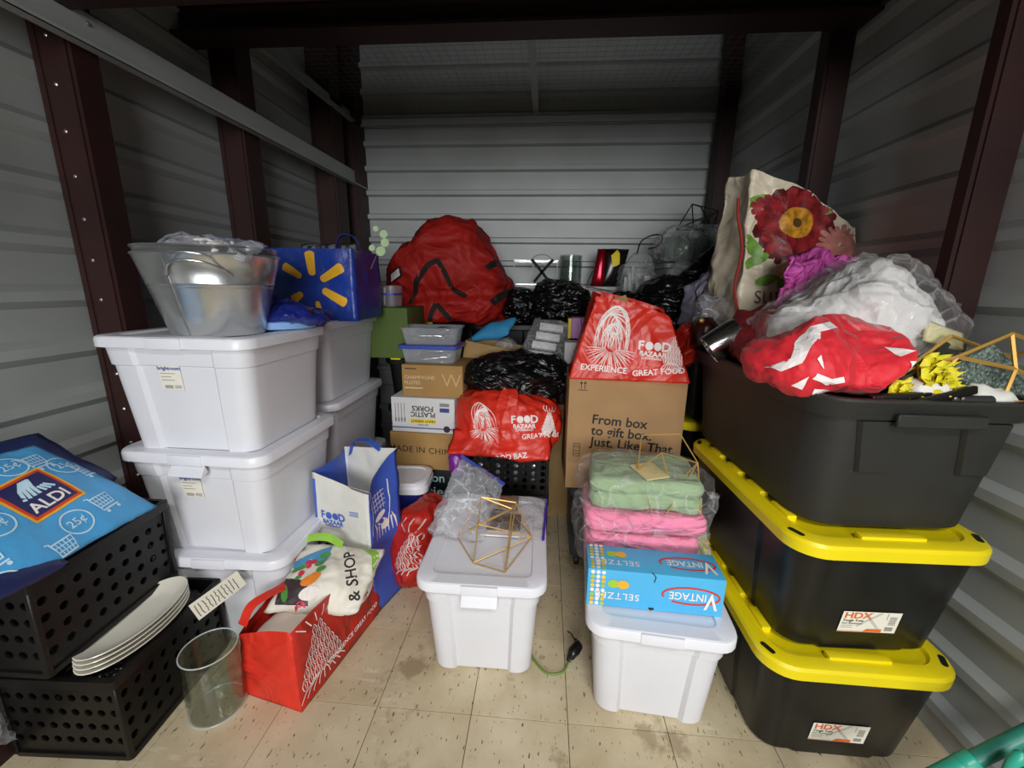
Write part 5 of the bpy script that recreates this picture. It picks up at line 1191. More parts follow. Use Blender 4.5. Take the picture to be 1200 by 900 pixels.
for q in range(6):
    bm = BM(); lathe(bm, [(0.002, -0.03), (0.012, -0.028), (0.012, 0.028), (0.002, 0.03)], 12, cap1=True); rot_bm(bm, pi/2, 0, rnd.uniform(0, 1)); o = finish('white_candle', bm, M_WP, None, 50); o.location = (-0.40+0.022*q, 2.36, 0.985-0.003*q); tag(o, '%s small white candle from the left in the shallow open carton' % ('first', 'second', 'third', 'fourth', 'fifth', 'sixth')[q], 'candle', 'white candles in the open carton')
# black support crates under the carton
crate('dark slotted crate under the shallow open carton', (-0.28, 2.44, 0.58), (0, 0, 0), 0.36, 0.26, 0.28, 'dark crates behind the bin liner', nx=8, nxd=6, ny=4, rad=0.012)
crate('dark slotted crate beneath the other one, behind the bin liner', (-0.28, 2.44, 0.29), (0, 0, 0), 0.36, 0.26, 0.28, 'dark crates behind the bin liner', nx=8, nxd=6, ny=4, rad=0.012)
crate('dark slotted crate on the floor behind the flopped red bag', (-0.28, 2.44, 0.0), (0, 0, 0), 0.36, 0.26, 0.28, 'dark crates behind the bin liner', nx=8, nxd=6, ny=4, rad=0.012)
# bag of white boxed packets
t = thing('clear_packet_bag', 'clear plastic bag holding four white packets, behind the bin liner', 'plastic bag', (0.0, 2.30, 0.93))
bm = BM(); pillow(bm, (-0.15, -0.03, 0.0), (0.12, -0.05, 0.0), (0.15, 0.12, 0.20), (-0.06, 0.14, 0.215), 0.035, 26, 26, seed=6, wav=0.015); rumple(bm, 0.012, 16, 6, 0.8); finish('bag', bm, M_FILM, t, 180)
for q in range(4):
    bm = BM(); box(bm, -0.068, 0.068, -0.010, 0.010, -0.022, 0.022); bevel(bm, 0.004, 2); o = finish('white_packet', bm, mat('white_packet', '#e2e2e2', rough=0.45, var=0.04), t, 40); o.location = (-0.02+0.02*q, -0.03+0.042*q, 0.025+0.047*q); o.rotation_euler = (-0.7, 0.12, -0.03)
t = carton('small white carton left of the red bag on the boxes', (0.175, 2.26, 0.925), 0.0, 0.13, 0.12, 0.115, MATS['white_carton'], 'white_carton', tape=False)
b = BM()
for k in range(3): stroke2d(b, [(-0.03, -0.01+k*0.008), (0.04, -0.01+k*0.008)], 0.003)
lay('small_print', b, M_STKK, t, (0, -0.06, 0.04), (1, 0, 0), (0, 0, 1))
t = thing('pink_gift_box', 'lilac pink box with a yellow edge behind the small white carton', 'box', (0.24, 2.40, 1.045))
bm = BM(); box(bm, -0.09, 0.11, -0.06, 0.06, 0, 0.115); bevel(bm, 0.003, 1); finish('box', bm, mat('lilac_card', '#c58ac6', rough=0.5), t, 40); bm = BM(); box(bm, -0.108, -0.091, -0.055, 0.055, 0.0, 0.11); finish('yellow_edge', bm, M_SY, t)
b = BM(); stroke2d(b, bez2 := [(-0.04, 0.05), (-0.035, 0.01), (-0.01, -0.03), (0.01, -0.045)], 0.005); lay('dark_line', b, M_ANV, t, (0, -0.06, 0.06), (1, 0, 0), (0, 0, 1))
black_tote('black tote with yellow clips supporting the lilac box and packet bag', (0.22, 2.42, 0.685), 0, W=0.44, D=0.42, H=0.235, dark=True)
t = carton('plain brown carton under the black tote in the middle of the store', (0.22, 2.45, 0.0), 0.0, 0.42, 0.38, 0.68, M_CARD2)
# black bin liners
def liner(label, c, W, D, H, seed, neck=None, amp=0.04, f=6, rz=0, top=None, stretch=(1, 1, 1), dr=(0.09, 0.02)):
    t = thing('bin_liner', label, 'bin liner', c, (0, 0, rz))
    bm = BM(); sellip(bm, (0, 0, 0), W, D, H, 100, 56, p=2.4, q=2.3, flat=0.2, top=top); rumple(bm, amp, f, seed, 0.8, 0.5, stretch=stretch)
    for v in bm.verts: v.co.z = max(v.co.z, 0)
    finish('bag', bm, M_GARB, t, 60)
    if neck:
        bm = BM(); p, q = neck; tail(bm, p, q, dr[0], dr[1], 24, 12); rumple(bm, 0.016, 14, seed+1, 0.8, 0.5); finish('gathered_neck', bm, M_GARB, t, 180)
    return t
liner('black bin liner in front of the glass vase on the back row', (0.09, 2.86, 1.085), 0.42, 0.30, 0.29, 91, amp=0.035)
liner('small black bin liner nestled beside the red duffel', (-0.165, 2.84, 1.085), 0.24, 0.28, 0.225, 93, amp=0.03, f=8)
liner('large black bin liner with a pointed twisted tail, right of centre', (0.68, 2.40, 1.085), 0.36, 0.34, 0.31, 95, neck=((0.05, 0.0, 0.22), (0.215, 0.0, 0.46)), amp=0.035)
liner('small black bin liner above the red bag on the boxes', (0.43, 2.42, 1.09), 0.26, 0.30, 0.21, 97, amp=0.03, f=8)
black_tote('black tote with yellow lid buried beneath the pointed bin liner', (0.60, 2.86-0.42, 0.92) if False else (0.52, 2.45, 0.72), 0, W=0.14, D=0.14, H=0.1) if False else None
t = thing('clear_bin', 'translucent plastic bin on the back row behind the bin liners', 'storage bin', (0.09, 3.16, 1.085))
bm = BM(); loft(bm, [ring3(rrect(a, b_, 0.03), z) for a, b_, z in ((0.80, 0.22, 0), (0.82, 0.24, 0.22), (0.84, 0.26, 0.225), (0.84, 0.26, 0.245), (0.82, 0.24, 0.248))]); finish('bin', bm, mat('frosted_bin', '#a8a6a3', rough=0.4, var=0.05), t, 40)
# acrylic stand with black cross ribbon
t = thing('acrylic_stand', 'clear acrylic display stand with a black cross ribbon on the back row', 'display stand', (-0.075, 3.08, 1.335))
for y in (-0.07, 0.07):
    for z in (0.005, 0.165): bm = BM(); box(bm, -0.155, 0.155, y-0.003, y+0.003, z-0.006, z+0.006); finish('rail', bm, film('acrylic', '#e6ebee', body=0.45, rough=0.08, bump=0), t)
for x in (-0.15, -0.04, 0.06, 0.15):
    bm = BM(); tube(bm, [(x, -0.07, 0.0), (x+0.03*(1 if abs(x) < 0.1 else 0), -0.07, 0.165)], 0.004, 6); finish('upright', bm, MATS['acrylic'], t, 60)
for s in (-1, 1):
    b = BM(); stroke2d(b, [(-0.075*s, 0.085), (0.0, 0.0), (0.055*s, -0.07)], 0.02); lay('cross_ribbon', b, M_STRAP, t, (0.045, -0.076, 0.09), (1, 0, 0), (0, 0, 1))
bm = BM(); tube(bm, bez([(-0.04, -0.06, 0.165), (0.0, -0.06, 0.20), (0.07, -0.06, 0.205), (0.115, -0.06, 0.17)], 14), 0.0018, 5); finish('wire_loop', bm, M_STRAP, t, 60)
t = thing('glass_vase', 'clear glass cylinder vase on the back row between stand and bin liner', 'vase', (0.17, 3.07, 1.335))
bm = BM(); r = 0.078; lathe(bm, [(r-0.003, 0), (r, 0.003), (r, 0.205), (r-0.002, 0.207), (r-0.005, 0.205), (r-0.006, 0.014), (0.003, 0.012)], 40, cap1=True); finish('cylinder', bm, glass('far_glass', '#e6ebe8', 0.08), t, 50)
# red foil gift bag
t = thing('foil_gift_bag', 'shiny red and black foil gift bag with a yellow tag by the back wall', 'gift bag', (0.42, 3.08, 1.335))
M_FOIL = mat('red_foil', '#b0122a', rough=0.18, metal=0.7, var=0.1); M_FOILK = mat('black_foil', '#17100f', rough=0.25, var=0.2)
bm = BM(); pillow(bm, (-0.105, -0.05, 0.0), (-0.015, -0.06, 0.0), (-0.015, -0.05, 0.25), (-0.07, -0.04, 0.25), 0.02, 10, 16); finish('red_panel', bm, M_FOIL, t, 180)
bm = BM(); pillow(bm, (-0.03, -0.06, 0.0), (0.10, -0.02, 0.0), (0.145, -0.02, 0.25), (-0.02, -0.05, 0.25), 0.03, 14, 16, seed=3, wav=0.01); kp = finish('black_panel', bm, M_FOILK, t, 180)
b = BM(); poly2d(b, [(-0.03, 0.035), (0.012, 0.075), (0.028, 0.05), (0.03, -0.02), (0.01, -0.035), (-0.018, -0.04)]); lay('yellow_tag', b, M_SY, t, (0.05, -0.07, 0.17), (1, 0, 0), (0, 0, 1), kp, 0.004)
bm = BM(); tube(bm, bez([(-0.10, -0.07, 0.10), (-0.14, -0.10, 0.0), (-0.10, -0.12, -0.01), (0.0, -0.14, -0.03), (0.04, -0.15, -0.04)], 18), 0.003, 5); finish('black_cord', bm, M_STRAP, t, 60)
# right back: grey bin, clear bags, black wire frame
t = thing('grey_bin', 'grey storage bin with a dark handle slot at the rear right', 'storage bin', (0.95, 2.90, 1.085))
bm = BM(); loft(bm, [ring3(rrect(a, b_, 0.03), z) for a, b_, z in ((0.40, 0.34, 0), (0.43, 0.37, 0.36), (0.46, 0.40, 0.365), (0.46, 0.40, 0.39), (0.44, 0.38, 0.393))]); finish('body', bm, mat('dove_grey_plastic', '#7d807e', rough=0.45), t, 40)
bm = BM(); box(bm, 0.03, 0.17, -0.192, -0.186, 0.33, 0.36); finish('handle_slot', bm, M_SLOT_SHADE, t)  # dark strip painted as the shade of the handle opening
def clearbag(label, c, W, D, H, seed, m=None, rz=0, inner=None):
    t = thing('clear_bag', label, 'plastic bag', c, (0, 0, rz))
    bm = BM(); sellip(bm, (0, 0, 0), W, D, H, 80, 50, p=2.8, q=2.6); rumple(bm, 0.032, 7, seed, 0.85, 0.5)
    for v in bm.verts: v.co.z = max(v.co.z, 0)
    finish('bag', bm, m or M_FILM2, t, 180)
    if inner:
        rn = random.Random(seed)
        for q in range(7):
            x = (q % 4-1.5)*W*0.19; y = (q//4-0.5)*D*0.34; r = W*0.085; h = H*rn.uniform(0.55, 0.82)
            bm = BM()
            if q % 3 == 0: box(bm, -r, r, -r*0.8, r*0.8, 0, h); bevel(bm, 0.006, 2)
            else: lathe(bm, [(r*0.8, 0), (r, 0.01), (r*0.95, h*0.7), (r*0.6, h*0.85), (r*0.6, h), (0.003, h)], 18, cap1=True)
            o = finish('wrapped_piece', bm, inner, t, 50); o.location = (x, y, 0.015); o.rotation_euler = (rn.uniform(-0.12, 0.12), rn.uniform(-0.12, 0.12), rn.uniform(0, 1))
    return t
M_PALEW = mat('pale_goods', '#b4b6b2', rough=0.5, var=0.15, vscale=20); M_GREENW = mat('grey_green_goods', '#7f8f84', rough=0.5, var=0.2, vscale=20)
clearbag('clear bag of grey-green glassware on the grey bin, rear right', (0.93, 2.90, 1.48), 0.46, 0.36, 0.24, 3, inner=M_GREENW)
clearbag('clear bag of pale wrapped goods standing beside the foil gift bag', (0.62, 3.02, 1.09), 0.26, 0.28, 0.46, 7, inner=M_PALEW)
clearbag('clear bag of boxed oddments in front of the grey bin', (0.84, 2.60, 1.09), 0.34, 0.24, 0.40, 9, inner=M_GREENW)
bm = BM(); tube(bm, bez([(0.60, 2.95, 1.55), (0.61, 2.9, 1.62), (0.68, 2.9, 1.66), (0.74, 2.9, 1.655), (0.73, 2.92, 1.60), (0.66, 2.9, 1.575)], 26), 0.005, 6)
tag(finish('black_hanger', bm, M_STRAP, None, 60), 'bent black wire loop above the clear bags at the rear', 'wire')
V = [(0.84, 2.95, 1.70), (0.93, 2.97, 1.86), (1.10, 2.97, 1.82), (1.07, 2.93, 1.70), (0.98, 3.05, 1.72), (1.10, 3.05, 1.72), (0.98, 2.95, 1.84), (0.90, 3.02, 1.73)]
frame('black_terrarium', 'black geometric wire frame perched on the clear bags at the rear right', V, [(0, 1), (1, 2), (2, 3), (3, 0), (1, 6), (6, 3), (6, 5), (4, 2), (4, 1), (4, 5), (7, 0), (7, 2), (7, 3), (5, 2)], 0.004, V[0], M_STRAP)
# big soft oddments between back right and flowered bag
bm = BM(); sellip(bm, (0.80, 2.12, 1.085), 0.24, 0.28, 0.33, 80, 56); rumple(bm, 0.05, 6, 31, 0.9, 0.4); tag(finish('lavender_cloth', bm, mat('lavender_cloth', '#8d8a9c', rough=0.8, var=0.08, fold=0.7, fscale=6, fdist=0.025), None, 180), 'crumpled lavender grey cloth left of the flowered bag', 'cloth')
# ================================================================ heap in and over the open black tote
# flowered shopping bag
M_FBAG = mat('cream_flower_bag', '#d9cdb4', rough=0.42, var=0.06, bump=0.1, bscale=60, fold=0.5, fscale=5, fdist=0.03)
t = thing('flowered_bag', 'cream shopping bag printed with a dark red flower, heaped at right', 'shopping bag', (0.985, 1.90, 1.085), (0, 0, 0.12))
bm = shopper(0.48, 0.30, 0.62, 33, 0.032, topw=0.96, topd=0.6, gusset=0.3, n=44, m=50, f=4.5, sag=lambda x, y: -0.17*x-0.05*abs(x)+0.02*y)
bag = finish('bag', bm, M_FBAG, t, 180)
def fl(nm, b, m, x, z, off=0.002): return lay(nm, move2d(b, x, 0), m, t, (0, -0.17, z), (1, 0, 0), (0, 0.2, 1), bag, off, reach=0.2, maxlen=0.015)
M_PET = mat('crimson_petal_print', '#8a1f24', rough=0.45, var=0.45, vscale=30); M_PET2 = mat('dark_petal_print', '#5c1519', rough=0.45, var=0.3, vscale=30); M_DISK = mat('ochre_disc_print', '#c98a25', rough=0.45, var=0.4, vscale=40)
M_FL = mat('flower_leaf_print', '#6f9a3e', rough=0.45, var=0.3, vscale=25); M_ROSE = mat('rose_petal_print', '#b9756a', rough=0.45, var=0.25, vscale=30); M_PEACH = mat('peach_petal_print', '#d7a486', rough=0.45, var=0.2, vscale=30)
def bloom(cx, cy, r0, r1, n, w, j=0):
    b = BM()
    for k in range(n):
        a = 2*pi*k/n+j; ca, sa = cos(a), sin(a); r = r1*(0.88+0.16*((k*7) % 5)/5)
        pts = [(r0*0.6, 0), (r0+(r-r0)*0.4, w*0.8), (r*0.92, w*0.7), (r, 0), (r*0.92, -w*0.7), (r0+(r-r0)*0.4, -w*0.8)]
        poly2d(b, [(cx+x*ca-y*sa, cy+(x*sa+y*ca)*0.85) for x, y in pts])
    return b
fl('printed_petals', bloom(0, 0, 0.04, 0.19, 17, 0.04), M_PET2, -0.03, 0.50, 0.002); fl('printed_petals', bloom(0, 0, 0.04, 0.165, 15, 0.032, 0.2), M_PET, -0.03, 0.50, 0.0028)
b = BM(); disc2d(b, 0, 0, 0.075, 0.058, 22); fl('printed_disc', b, M_DISK, -0.03, 0.51, 0.0036); b = BM(); disc2d(b, 0, 0, 0.022, 0.018, 14); fl('printed_disc', b, mat('brown_disc_print', '#5b4322', rough=0.5), -0.03, 0.51, 0.0042)
b = BM()
for x, y, a, l in ((-0.205, 0.16, 0.3, 0.05), (-0.20, 0.0, -0.6, 0.06), (-0.17, -0.05, 0.4, 0.05), (-0.13, -0.13, 0.3, 0.05), (0.02, -0.16, -0.4, 0.055), (0.09, 0.14, 0.2, 0.04), (0.17, 0.0, 0.9, 0.04), (-0.19, -0.06, 0.9, 0.035), (0.02, -0.12, 1.2, 0.04)):
    disc2d(b, x, y, l, l*0.42, 12, a)
stroke2d(b, [(-0.075, -0.09), (-0.07, -0.2), (-0.065, -0.3)], 0.02)
fl('printed_leaves', b, M_FL, 0, 0.42, 0.0024)
fl('printed_rose', bloom(0, 0, 0.01, 0.10, 18, 0.013), M_ROSE, 0.155, 0.43, 0.0046); fl('printed_petals', bloom(0, 0, 0.01, 0.06, 9, 0.018), M_PET, -0.175, 0.555, 0.0046); fl('printed_petals', bloom(0, 0, 0.01, 0.05, 9, 0.016), M_PEACH, -0.05, 0.33, 0.0048); fl('printed_petals', bloom(0, 0, 0.01, 0.055, 9, 0.016), M_PEACH, 0.03, 0.315, 0.003)
fl('lettering', text2d('SUN', 0.07, -0.004, 'LEFT', spacing=1.1), mat('brown_print', '#5a4736', rough=0.6), -0.185, 0.215, 0.005)
bm = BM(); P = [Vector((-0.235-0.004*k+0.012*sin(k*1.3), -0.145+0.004*k, 0.02+0.062*k)) for k in range(10)]; tube(bm, bez(P, 40), 0.0055, 6); finish('red_piping', bm, mat('red_piping', '#a02a20', rough=0.6), t, 60)
# magenta tissue
bm = BM(); pillow(bm, (0.78, 1.52, 1.26), (1.10, 1.50, 1.30), (1.09, 1.60, 1.455), (0.84, 1.58, 1.46), 0.02, 40, 34, seed=8, wav=0.07, wf=14); rumple(bm, 0.03, 11, 9, 0.9)
tag(finish('magenta_tissue', bm, mat('magenta_tissue', '#cf55aa', rough=0.6, var=0.1, fold=0.7, fscale=9), None, 180), 'crumpled magenta tissue between the flowered bag and the white goods', 'tissue paper')
# white textiles in a clear bag
t = thing('white_goods_bag', 'clear plastic bag stuffed with white fabric on top of the open black tote', 'plastic bag', (0.90, 1.35, 1.10))
bm = BM()
def wg(x, y): return 0.62+0.38*math.exp(-((x-0.15)/0.5)**2)
sellip(bm, (0.02, 0.02, 0.0), 0.46, 0.34, 0.325, 90, 56, p=2.4, q=2.4, top=wg); rumple(bm, 0.03, 7, 15, 0.6, 0.4); rumple(bm, 0.01, 20, 16, 0.7)
finish('white_fabric', bm, mat('white_fabric', '#dedcd9', rough=0.7, var=0.04, bump=0.1, bscale=80, fold=0.7, fscale=6), t, 180)
bm = BM(); sellip(bm, (0.01, -0.005, -0.01), 0.54, 0.42, 0.345, 100, 60, p=2.4, q=2.2, top=wg); rumple(bm, 0.035, 8, 25, 0.8, 0.5); finish('bag', bm, film('goods_film', '#f3f3f2', body=0.05, rough=0.12, edge=0.2, streak=0.2, bscale=9), t, 180)
bm = BM(); pillow(bm, (0.10, -0.17, 0.10), (0.22, -0.16, 0.07), (0.24, -0.13, 0.12), (0.12, -0.14, 0.155), 0.006, 8, 8, wav=0.01); finish('yellow_label', bm, mat('pale_yellow_label', '#ded59a', rough=0.6), t, 180)
bm = BM(); sellip(bm, (0.76, 1.47, 1.08), 0.28, 0.26, 0.19, 40, 26); rumple(bm, 0.025, 10, 44, 0.8); tag(finish('dark_red_mesh', bm, mat('dark_red_netting', '#7c1a20', rough=0.6, var=0.3, vscale=40, bump=0.4, bscale=60), None, 180), 'dark red netting underneath the bag of white fabric', 'netting')
bm = BM(); pillow(bm, (0.655, 1.42, 1.09), (0.72, 1.40, 1.09), (0.77, 1.45, 1.27), (0.70, 1.50, 1.25), 0.03, 18, 18, seed=4, wav=0.02); rumple(bm, 0.012, 14, 5); tag(finish('blue_film_bag', bm, film('blue_grey_film', '#7f98c0', body=0.5, rough=0.2, edge=0.4), None, 180), 'bluish plastic film left of the dark red netting', 'plastic bag')
# red cloth with white lettering shapes
t = thing('red_cloth', 'bunched bright red cloth with white shapes on the open black tote', 'cloth', (0.735, 1.16, 1.055))
bm = BM(); sellip(bm, (0, 0, 0), 0.37, 0.27, 0.215, 120, 70, p=2.4, q=2.1, top=lambda x, y: 0.9+0.15*x)
for v in bm.verts:      # the mouth of the bunch dips on the right
    d = Vector((v.co.x-0.06, v.co.y+0.07, (v.co.z-0.12)*0.9)).length
    v.co += Vector((-0.2, 0.75, -0.35))*0.09*math.exp(-(d/0.055)**2)
rumple(bm, 0.05, 5, 58, 0.9, 0.2); rumple(bm, 0.008, 22, 59, 0.7, 0.3)
rc = finish('cloth', bm, mat('bright_red_cloth', '#d81f2d', rough=0.62, var=0.08, bump=0.1, bscale=90, sheen=0.1, fold=0.5, fscale=7), t, 180)
def rd(b): return lay('white_shape', b, mat('white_flock', '#eee6e4', rough=0.7), t, (0, -0.12, 0.09), (1, 0.15, 0), (0, 0.35, 1), rc, 0.003, reach=0.3, maxlen=0.012)
for pts, w in (([(-0.16, 0.0), (-0.12, 0.02), (-0.10, 0.06), (-0.06, 0.10), (0.0, 0.115)], 0.02), ([(-0.08, -0.06), (-0.03, -0.065), (0.02, -0.085), (0.05, -0.10)], 0.022), ([(0.13, -0.05), (0.155, -0.03), (0.165, -0.01)], 0.026), ([(-0.09, -0.02), (-0.06, -0.035), (-0.03, -0.03)], 0.014)):
    b = BM(); stroke2d(b, pts, w); rd(b)
for pts in ([(-0.09, 0.075), (-0.055, 0.09), (-0.07, 0.07)], [(0.11, 0.055), (0.16, 0.04), (0.115, 0.025)], [(0.125, 0.012), (0.165, 0.012), (0.13, -0.015)], [(-0.09, 0.02), (-0.08, 0.03), (-0.075, -0.005)], [(-0.13, -0.045), (-0.10, -0.02), (-0.10, -0.06)]):
    b = BM(); poly2d(b, pts); rd(b)
# silver tin lying across the rim
t = thing('silver_tin', 'short shiny silver tin tipped against the red cloth', 'tin', (0.615, 1.47, 1.155), (0.15, radians(52), 0.1))
bm = BM(); lathe(bm, [(0.050, -0.055), (0.052, -0.057), (0.052, 0.055), (0.050, 0.057), (0.048, 0.055), (0.048, -0.05), (0.003, -0.048)], 40, cap0=False, cap1=True); finish('can', bm, mat('brushed_tin', '#c9c9c9', rough=0.18, metal=1.0, aniso=(1, 1, 40), var=0.1), t, 50)
# yellow artificial flowers
M_YF = mat('yellow_petal_silk', '#e3d622', rough=0.6, var=0.12); M_DG = mat('dark_silk_leaf', '#2f4a26', rough=0.5, var=0.2)
def petal_mesh(l, w, curl):
    bm = BM(); n, m_ = 6, 4; V = {}
    for i in range(n+1):
        for j in range(m_+1):
            u = i/n; s = (j/m_-0.5)*2; ww = w*sin(pi*min(1, 0.08+u*0.95))**0.6*(0.5+0.5*u)
            V[i, j] = bm.verts.new((u*l, s*ww, curl*u*u + 0.18*ww*abs(s) + 0.01*sin(9*u+3*s)))
    for i in range(n):
        for j in range(m_): bm.faces.new((V[i, j], V[i+1, j], V[i+1, j+1], V[i, j+1]))
    return bm
pm = finish('petal', petal_mesh(0.045, 0.026, 0.018), M_YF, None, 180); pmesh = pm.data; bpy.data.objects.remove(pm)
def blossom(label, loc, rot, s):
    t = thing('yellow_flower', label, 'artificial flower', loc, rot, 'yellow artificial flowers')
    for ring_, (n, el, sc) in enumerate(((11, 0.15, 1.0), (9, 0.6, 0.85), (7, 1.05, 0.65))):
        for k in range(n):
            o = bpy.data.objects.new('petal', pmesh); COL.objects.link(o); o.parent = t; o.rotation_euler = (0.15*((k % 3)-1), -el, 2*pi*k/n+ring_*0.4); o.scale = (s*sc,)*3
    bm = BM(); sellip(bm, (0, 0, 0), 0.022*s, 0.022*s, 0.02*s, 12, 8); finish('centre', bm, M_YF, t, 180); return t
blossom('large yellow silk flower beside the red cloth', (0.94, 1.07, 1.12), (1.15, 0.0, 0.3), 1.35)
blossom('yellow silk flower below the large one at the tote rim', (0.885, 1.055, 1.075), (1.0, -0.4, 0.0), 1.0)
blossom('yellow silk flower half hidden behind the brass lantern', (1.02, 1.15, 1.105), (0.8, 0.2, 0.5), 1.2)
blossom('yellow silk flower at the far side of the brass lantern', (1.06, 1.20, 1.12), (0.9, 0.1, 0.5), 0.75)
for q, (x, y, z, rz) in enumerate(((0.95, 1.18, 1.115, 0.3), (0.975, 1.15, 1.13, 0.0), (0.99, 1.21, 1.12, 0.7), (0.93, 1.10, 1.09, -0.4))):
    bm = petal_mesh(0.085, 0.022, -0.02); o = finish('silk_leaf', bm, M_DG, None, 180); o.location = (x, y, z); o.rotation_euler = (0.5, -0.3, rz); tag(o, ['dark green silk leaf right of the large yellow flower', 'upper dark green silk leaf near the umbrella handle', 'rear dark green silk leaf by the lantern', 'low dark green silk leaf at the flower stem'][q], 'leaf', 'dark silk leaves')
bm = BM(); tube(bm, bez([(0.875, 1.06, 1.118), (0.96, 1.10, 1.14), (1.06, 1.18, 1.19)], 12), [0.005+0.004*k/12 for k in range(13)], 8); tag(finish('artificial_twig', bm, mat('dark_green_stem', '#33402f', rough=0.5), None, 60), 'dark green artificial twig lying across the gold lantern', 'twig')
# white roll, pliers, paper
bm = BM(); sellip(bm, (0.925, 1.055, 1.06), 0.09, 0.07, 0.06, 26, 18, p=4, q=4); rumple(bm, 0.008, 16, 5); tag(finish('white_block', bm, M_WP, None, 180), 'white tissue block in front of the yellow flowers', 'tissue')
t = thing('folding_tool', 'black folding tool handle lying along the tote rim', 'tool', (0.92, 1.03, 1.085), (0, 0, 0.05))
bm = BM(); box(bm, -0.14, 0.06, -0.010, 0.010, -0.012, 0.012); bevel(bm, 0.005, 2); rot_bm(bm, 0, -0.10, 0); finish('handle', bm, M_BLACK2, t, 40)
bm = BM(); box(bm, -0.08, 0.09, -0.022, -0.012, -0.012, 0.008); bevel(bm, 0.004, 2); rot_bm(bm, 0, -0.25, 0.05); finish('lower_arm', bm, M_BLACK2, t, 40)
bm = BM(); tube(bm, [(0.03, -0.012, -0.010), (0.13, -0.01, -0.006)], 0.012, 12); finish('grip', bm, mat('soft_black_grip', '#2a2a2a', rough=0.7), t, 60)
for x in (0.035, 0.052): bm = BM(); lathe(bm, [(0.004, 0), (0.004, 0.002), (0.001, 0.003)], 10, cap1=True); rot_bm(bm, pi/2, 0, 0); o = finish('rivet', bm, mat('zinc_screw', '#b9b6ae', rough=0.35, metal=0.9), t, 50); o.location = (x, -0.023, 0.0)
bm = BM(); pillow(bm, (1.02, 1.02, 1.075), (1.13, 1.03, 1.07), (1.12, 1.07, 1.085), (1.03, 1.07, 1.105), 0.018, 16, 12, seed=3, wav=0.012); rumple(bm, 0.01, 25, 3); tag(finish('crumpled_napkin', bm, mat('white_tissue', '#dcdad4', rough=0.7), None, 180), 'crumpled white napkin on the tote rim below the brass lantern', 'napkin')
# brass lantern with glitter glass
M_GOLDL = mat('gold_bar', '#d0a552', rough=0.35, metal=0.5, var=0.06)
V = [(0.885, 1.075, 1.135), (0.985, 1.06, 1.175), (1.10, 1.07, 1.232), (1.115, 1.055, 1.150), (0.955, 1.075, 1.085), (1.215, 1.09, 1.205), (1.08, 1.03, 1.075), (1.205, 1.045, 1.105), (0.92, 1.14, 1.105), (1.05, 1.16, 1.215), (1.20, 1.15, 1.165), (1.205, 1.02, 1.08)]
V = [(min(x, 1.195), y, z) for x, y, z in V]
frame('brass_lantern', 'gold geometric lantern frame with a glittering glass panel in the open tote', V, [(0, 1), (1, 2), (2, 3), (1, 4), (1, 3), (3, 6), (2, 5), (3, 7), (8, 9), (9, 10), (8, 1), (5, 10), (6, 11)], 0.0048, V[6], M_GOLDL)
bm = BM(); pts = [(1.02, 1.10, 1.09), (1.00, 1.085, 1.14), (1.085, 1.09, 1.205), (1.19, 1.09, 1.12), (1.185, 1.085, 1.085), (1.09, 1.08, 1.07)]
f0 = bm.faces.new([bm.verts.new(p) for p in pts]); r = bmesh.ops.extrude_face_region(bm, geom=[f0]); bmesh.ops.translate(bm, vec=(0, 0.006, 0.002), verts=[g for g in r['geom'] if isinstance(g, bmesh.types.BMVert)]); bmesh.ops.recalc_face_normals(bm, faces=list(bm.faces))
tag(finish('glitter_glass', bm, mat('glittering_textured_glass', '#7f9187', rough=0.15, metal=0.5, var=0.5, vscale=120, bump=1.0, bscale=160), None), 'silvery green glittering textured glass pane inside the gold lantern', 'glass panel')
# brown bottle and film beside the tin
t = thing('brown_bottle', 'dark brown object with a brass knob in clear film behind the tin', 'bottle', (0.67, 1.80, 1.09)); bm = BM(); lathe(bm, [(0.04, 0), (0.05, 0.01), (0.055, 0.08), (0.03, 0.12), (0.003, 0.125)], 24, cap1=True); finish('body', bm, mat('dark_amber', '#3b1512', rough=0.25), t, 60)
bm = BM(); sellip(bm, (-0.03, -0.03, 0.10), 0.022, 0.022, 0.02, 12, 8); finish('brass_knob', bm, M_GOLD, t, 180)
bm = BM(); sellip(bm, (0.72, 1.86, 1.09), 0.15, 0.18, 0.22, 70, 50); rumple(bm, 0.04, 9, 14, 0.9, 0.5); tag(finish('clear_film_bundle', bm, film('grey_film', '#c9ccd2', body=0.15, rough=0.12, edge=0.4, streak=0.5), None, 180), 'bundle of crinkled clear film left of the flowered bag', 'plastic bag')
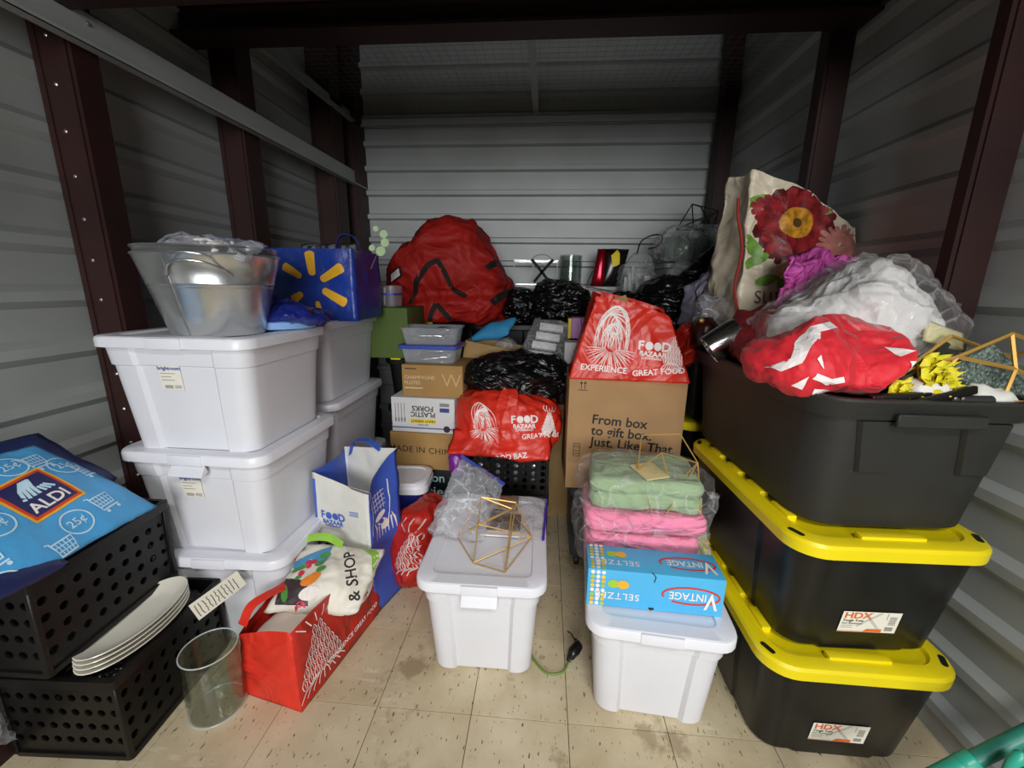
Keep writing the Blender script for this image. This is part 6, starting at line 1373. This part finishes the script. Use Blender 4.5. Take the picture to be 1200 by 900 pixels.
bm = BM(); sellip(bm, (0.635, 1.90, 0.98), 0.09, 0.14, 0.20, 60, 40); rumple(bm, 0.035, 9, 14, 0.9, 0.4); tag(finish('red_pouch', bm, M_RED2, None, 180), 'dark red pouch right of the red bag on the boxes', 'pouch')
# teal cleaning handle near the camera
M_TEALH = mat('teal_plastic', '#2ea58c', rough=0.35, var=0.05); M_TEALD = mat('dull_teal_tube', '#2b7f6f', rough=0.4, var=0.08)
t = thing('teal_handle', 'teal plastic tool handle leaning into the lower right corner', 'tool handle', (0.98, 0.78, 0.0))
A = Vector((-0.12, 0.0, 0.20)); B_ = Vector((0.02, 0.005, 0.335)); C_ = Vector((0.20, 0.01, 0.50))
bm = BM(); tube(bm, [Vector((-0.32, -0.01, 0.004)), A.lerp(B_, 0.1), A.lerp(B_, 0.6), B_.lerp(C_, -0.12), B_.lerp(C_, -0.1)], [0.020, 0.023, 0.022, 0.021, 0.018], 20); finish('socket', bm, M_TEALH, t, 40)
bm = BM(); tube(bm, [B_.lerp(C_, -0.12), C_], 0.0165, 20); finish('pole', bm, M_TEALD, t, 40)
bm = BM(); lathe(bm, [(0.0165, -0.006), (0.023, -0.004), (0.023, 0.004), (0.0165, 0.006)], 20, cap0=False); bmesh.ops.transform(bm, matrix=Matrix.Translation(A.lerp(B_, 0.75)) @ (C_-A).to_track_quat('Z', 'Y').to_matrix().to_4x4(), verts=list(bm.verts)); finish('collar', bm, M_TEALH, t, 40)
bm = BM(); R = []
for z, w, d in ((0.16, 0.016, 0.012), (0.28, 0.020, 0.012), (0.315, 0.019, 0.012), (0.335, 0.012, 0.010), (0.342, 0.003, 0.004)): R.append([(0.012+0.05*(z-0.16)+w*cos(2*pi*k/16), -0.045+d*sin(2*pi*k/16), z+0.07) for k in range(16)])
loft(bm, R); finish('clip', bm, M_TEALH, t, 40)
bm = BM(); disc2d(bm, 0, 0, 0.007, 0.012, 14); lay('clip_hole', bm, M_SLOT_SHADE, t, (0.019, -0.0575, 0.378), (1, 0, 0), (0, 0, 1))  # hole shown by a dark disc, its shade painted on the clip
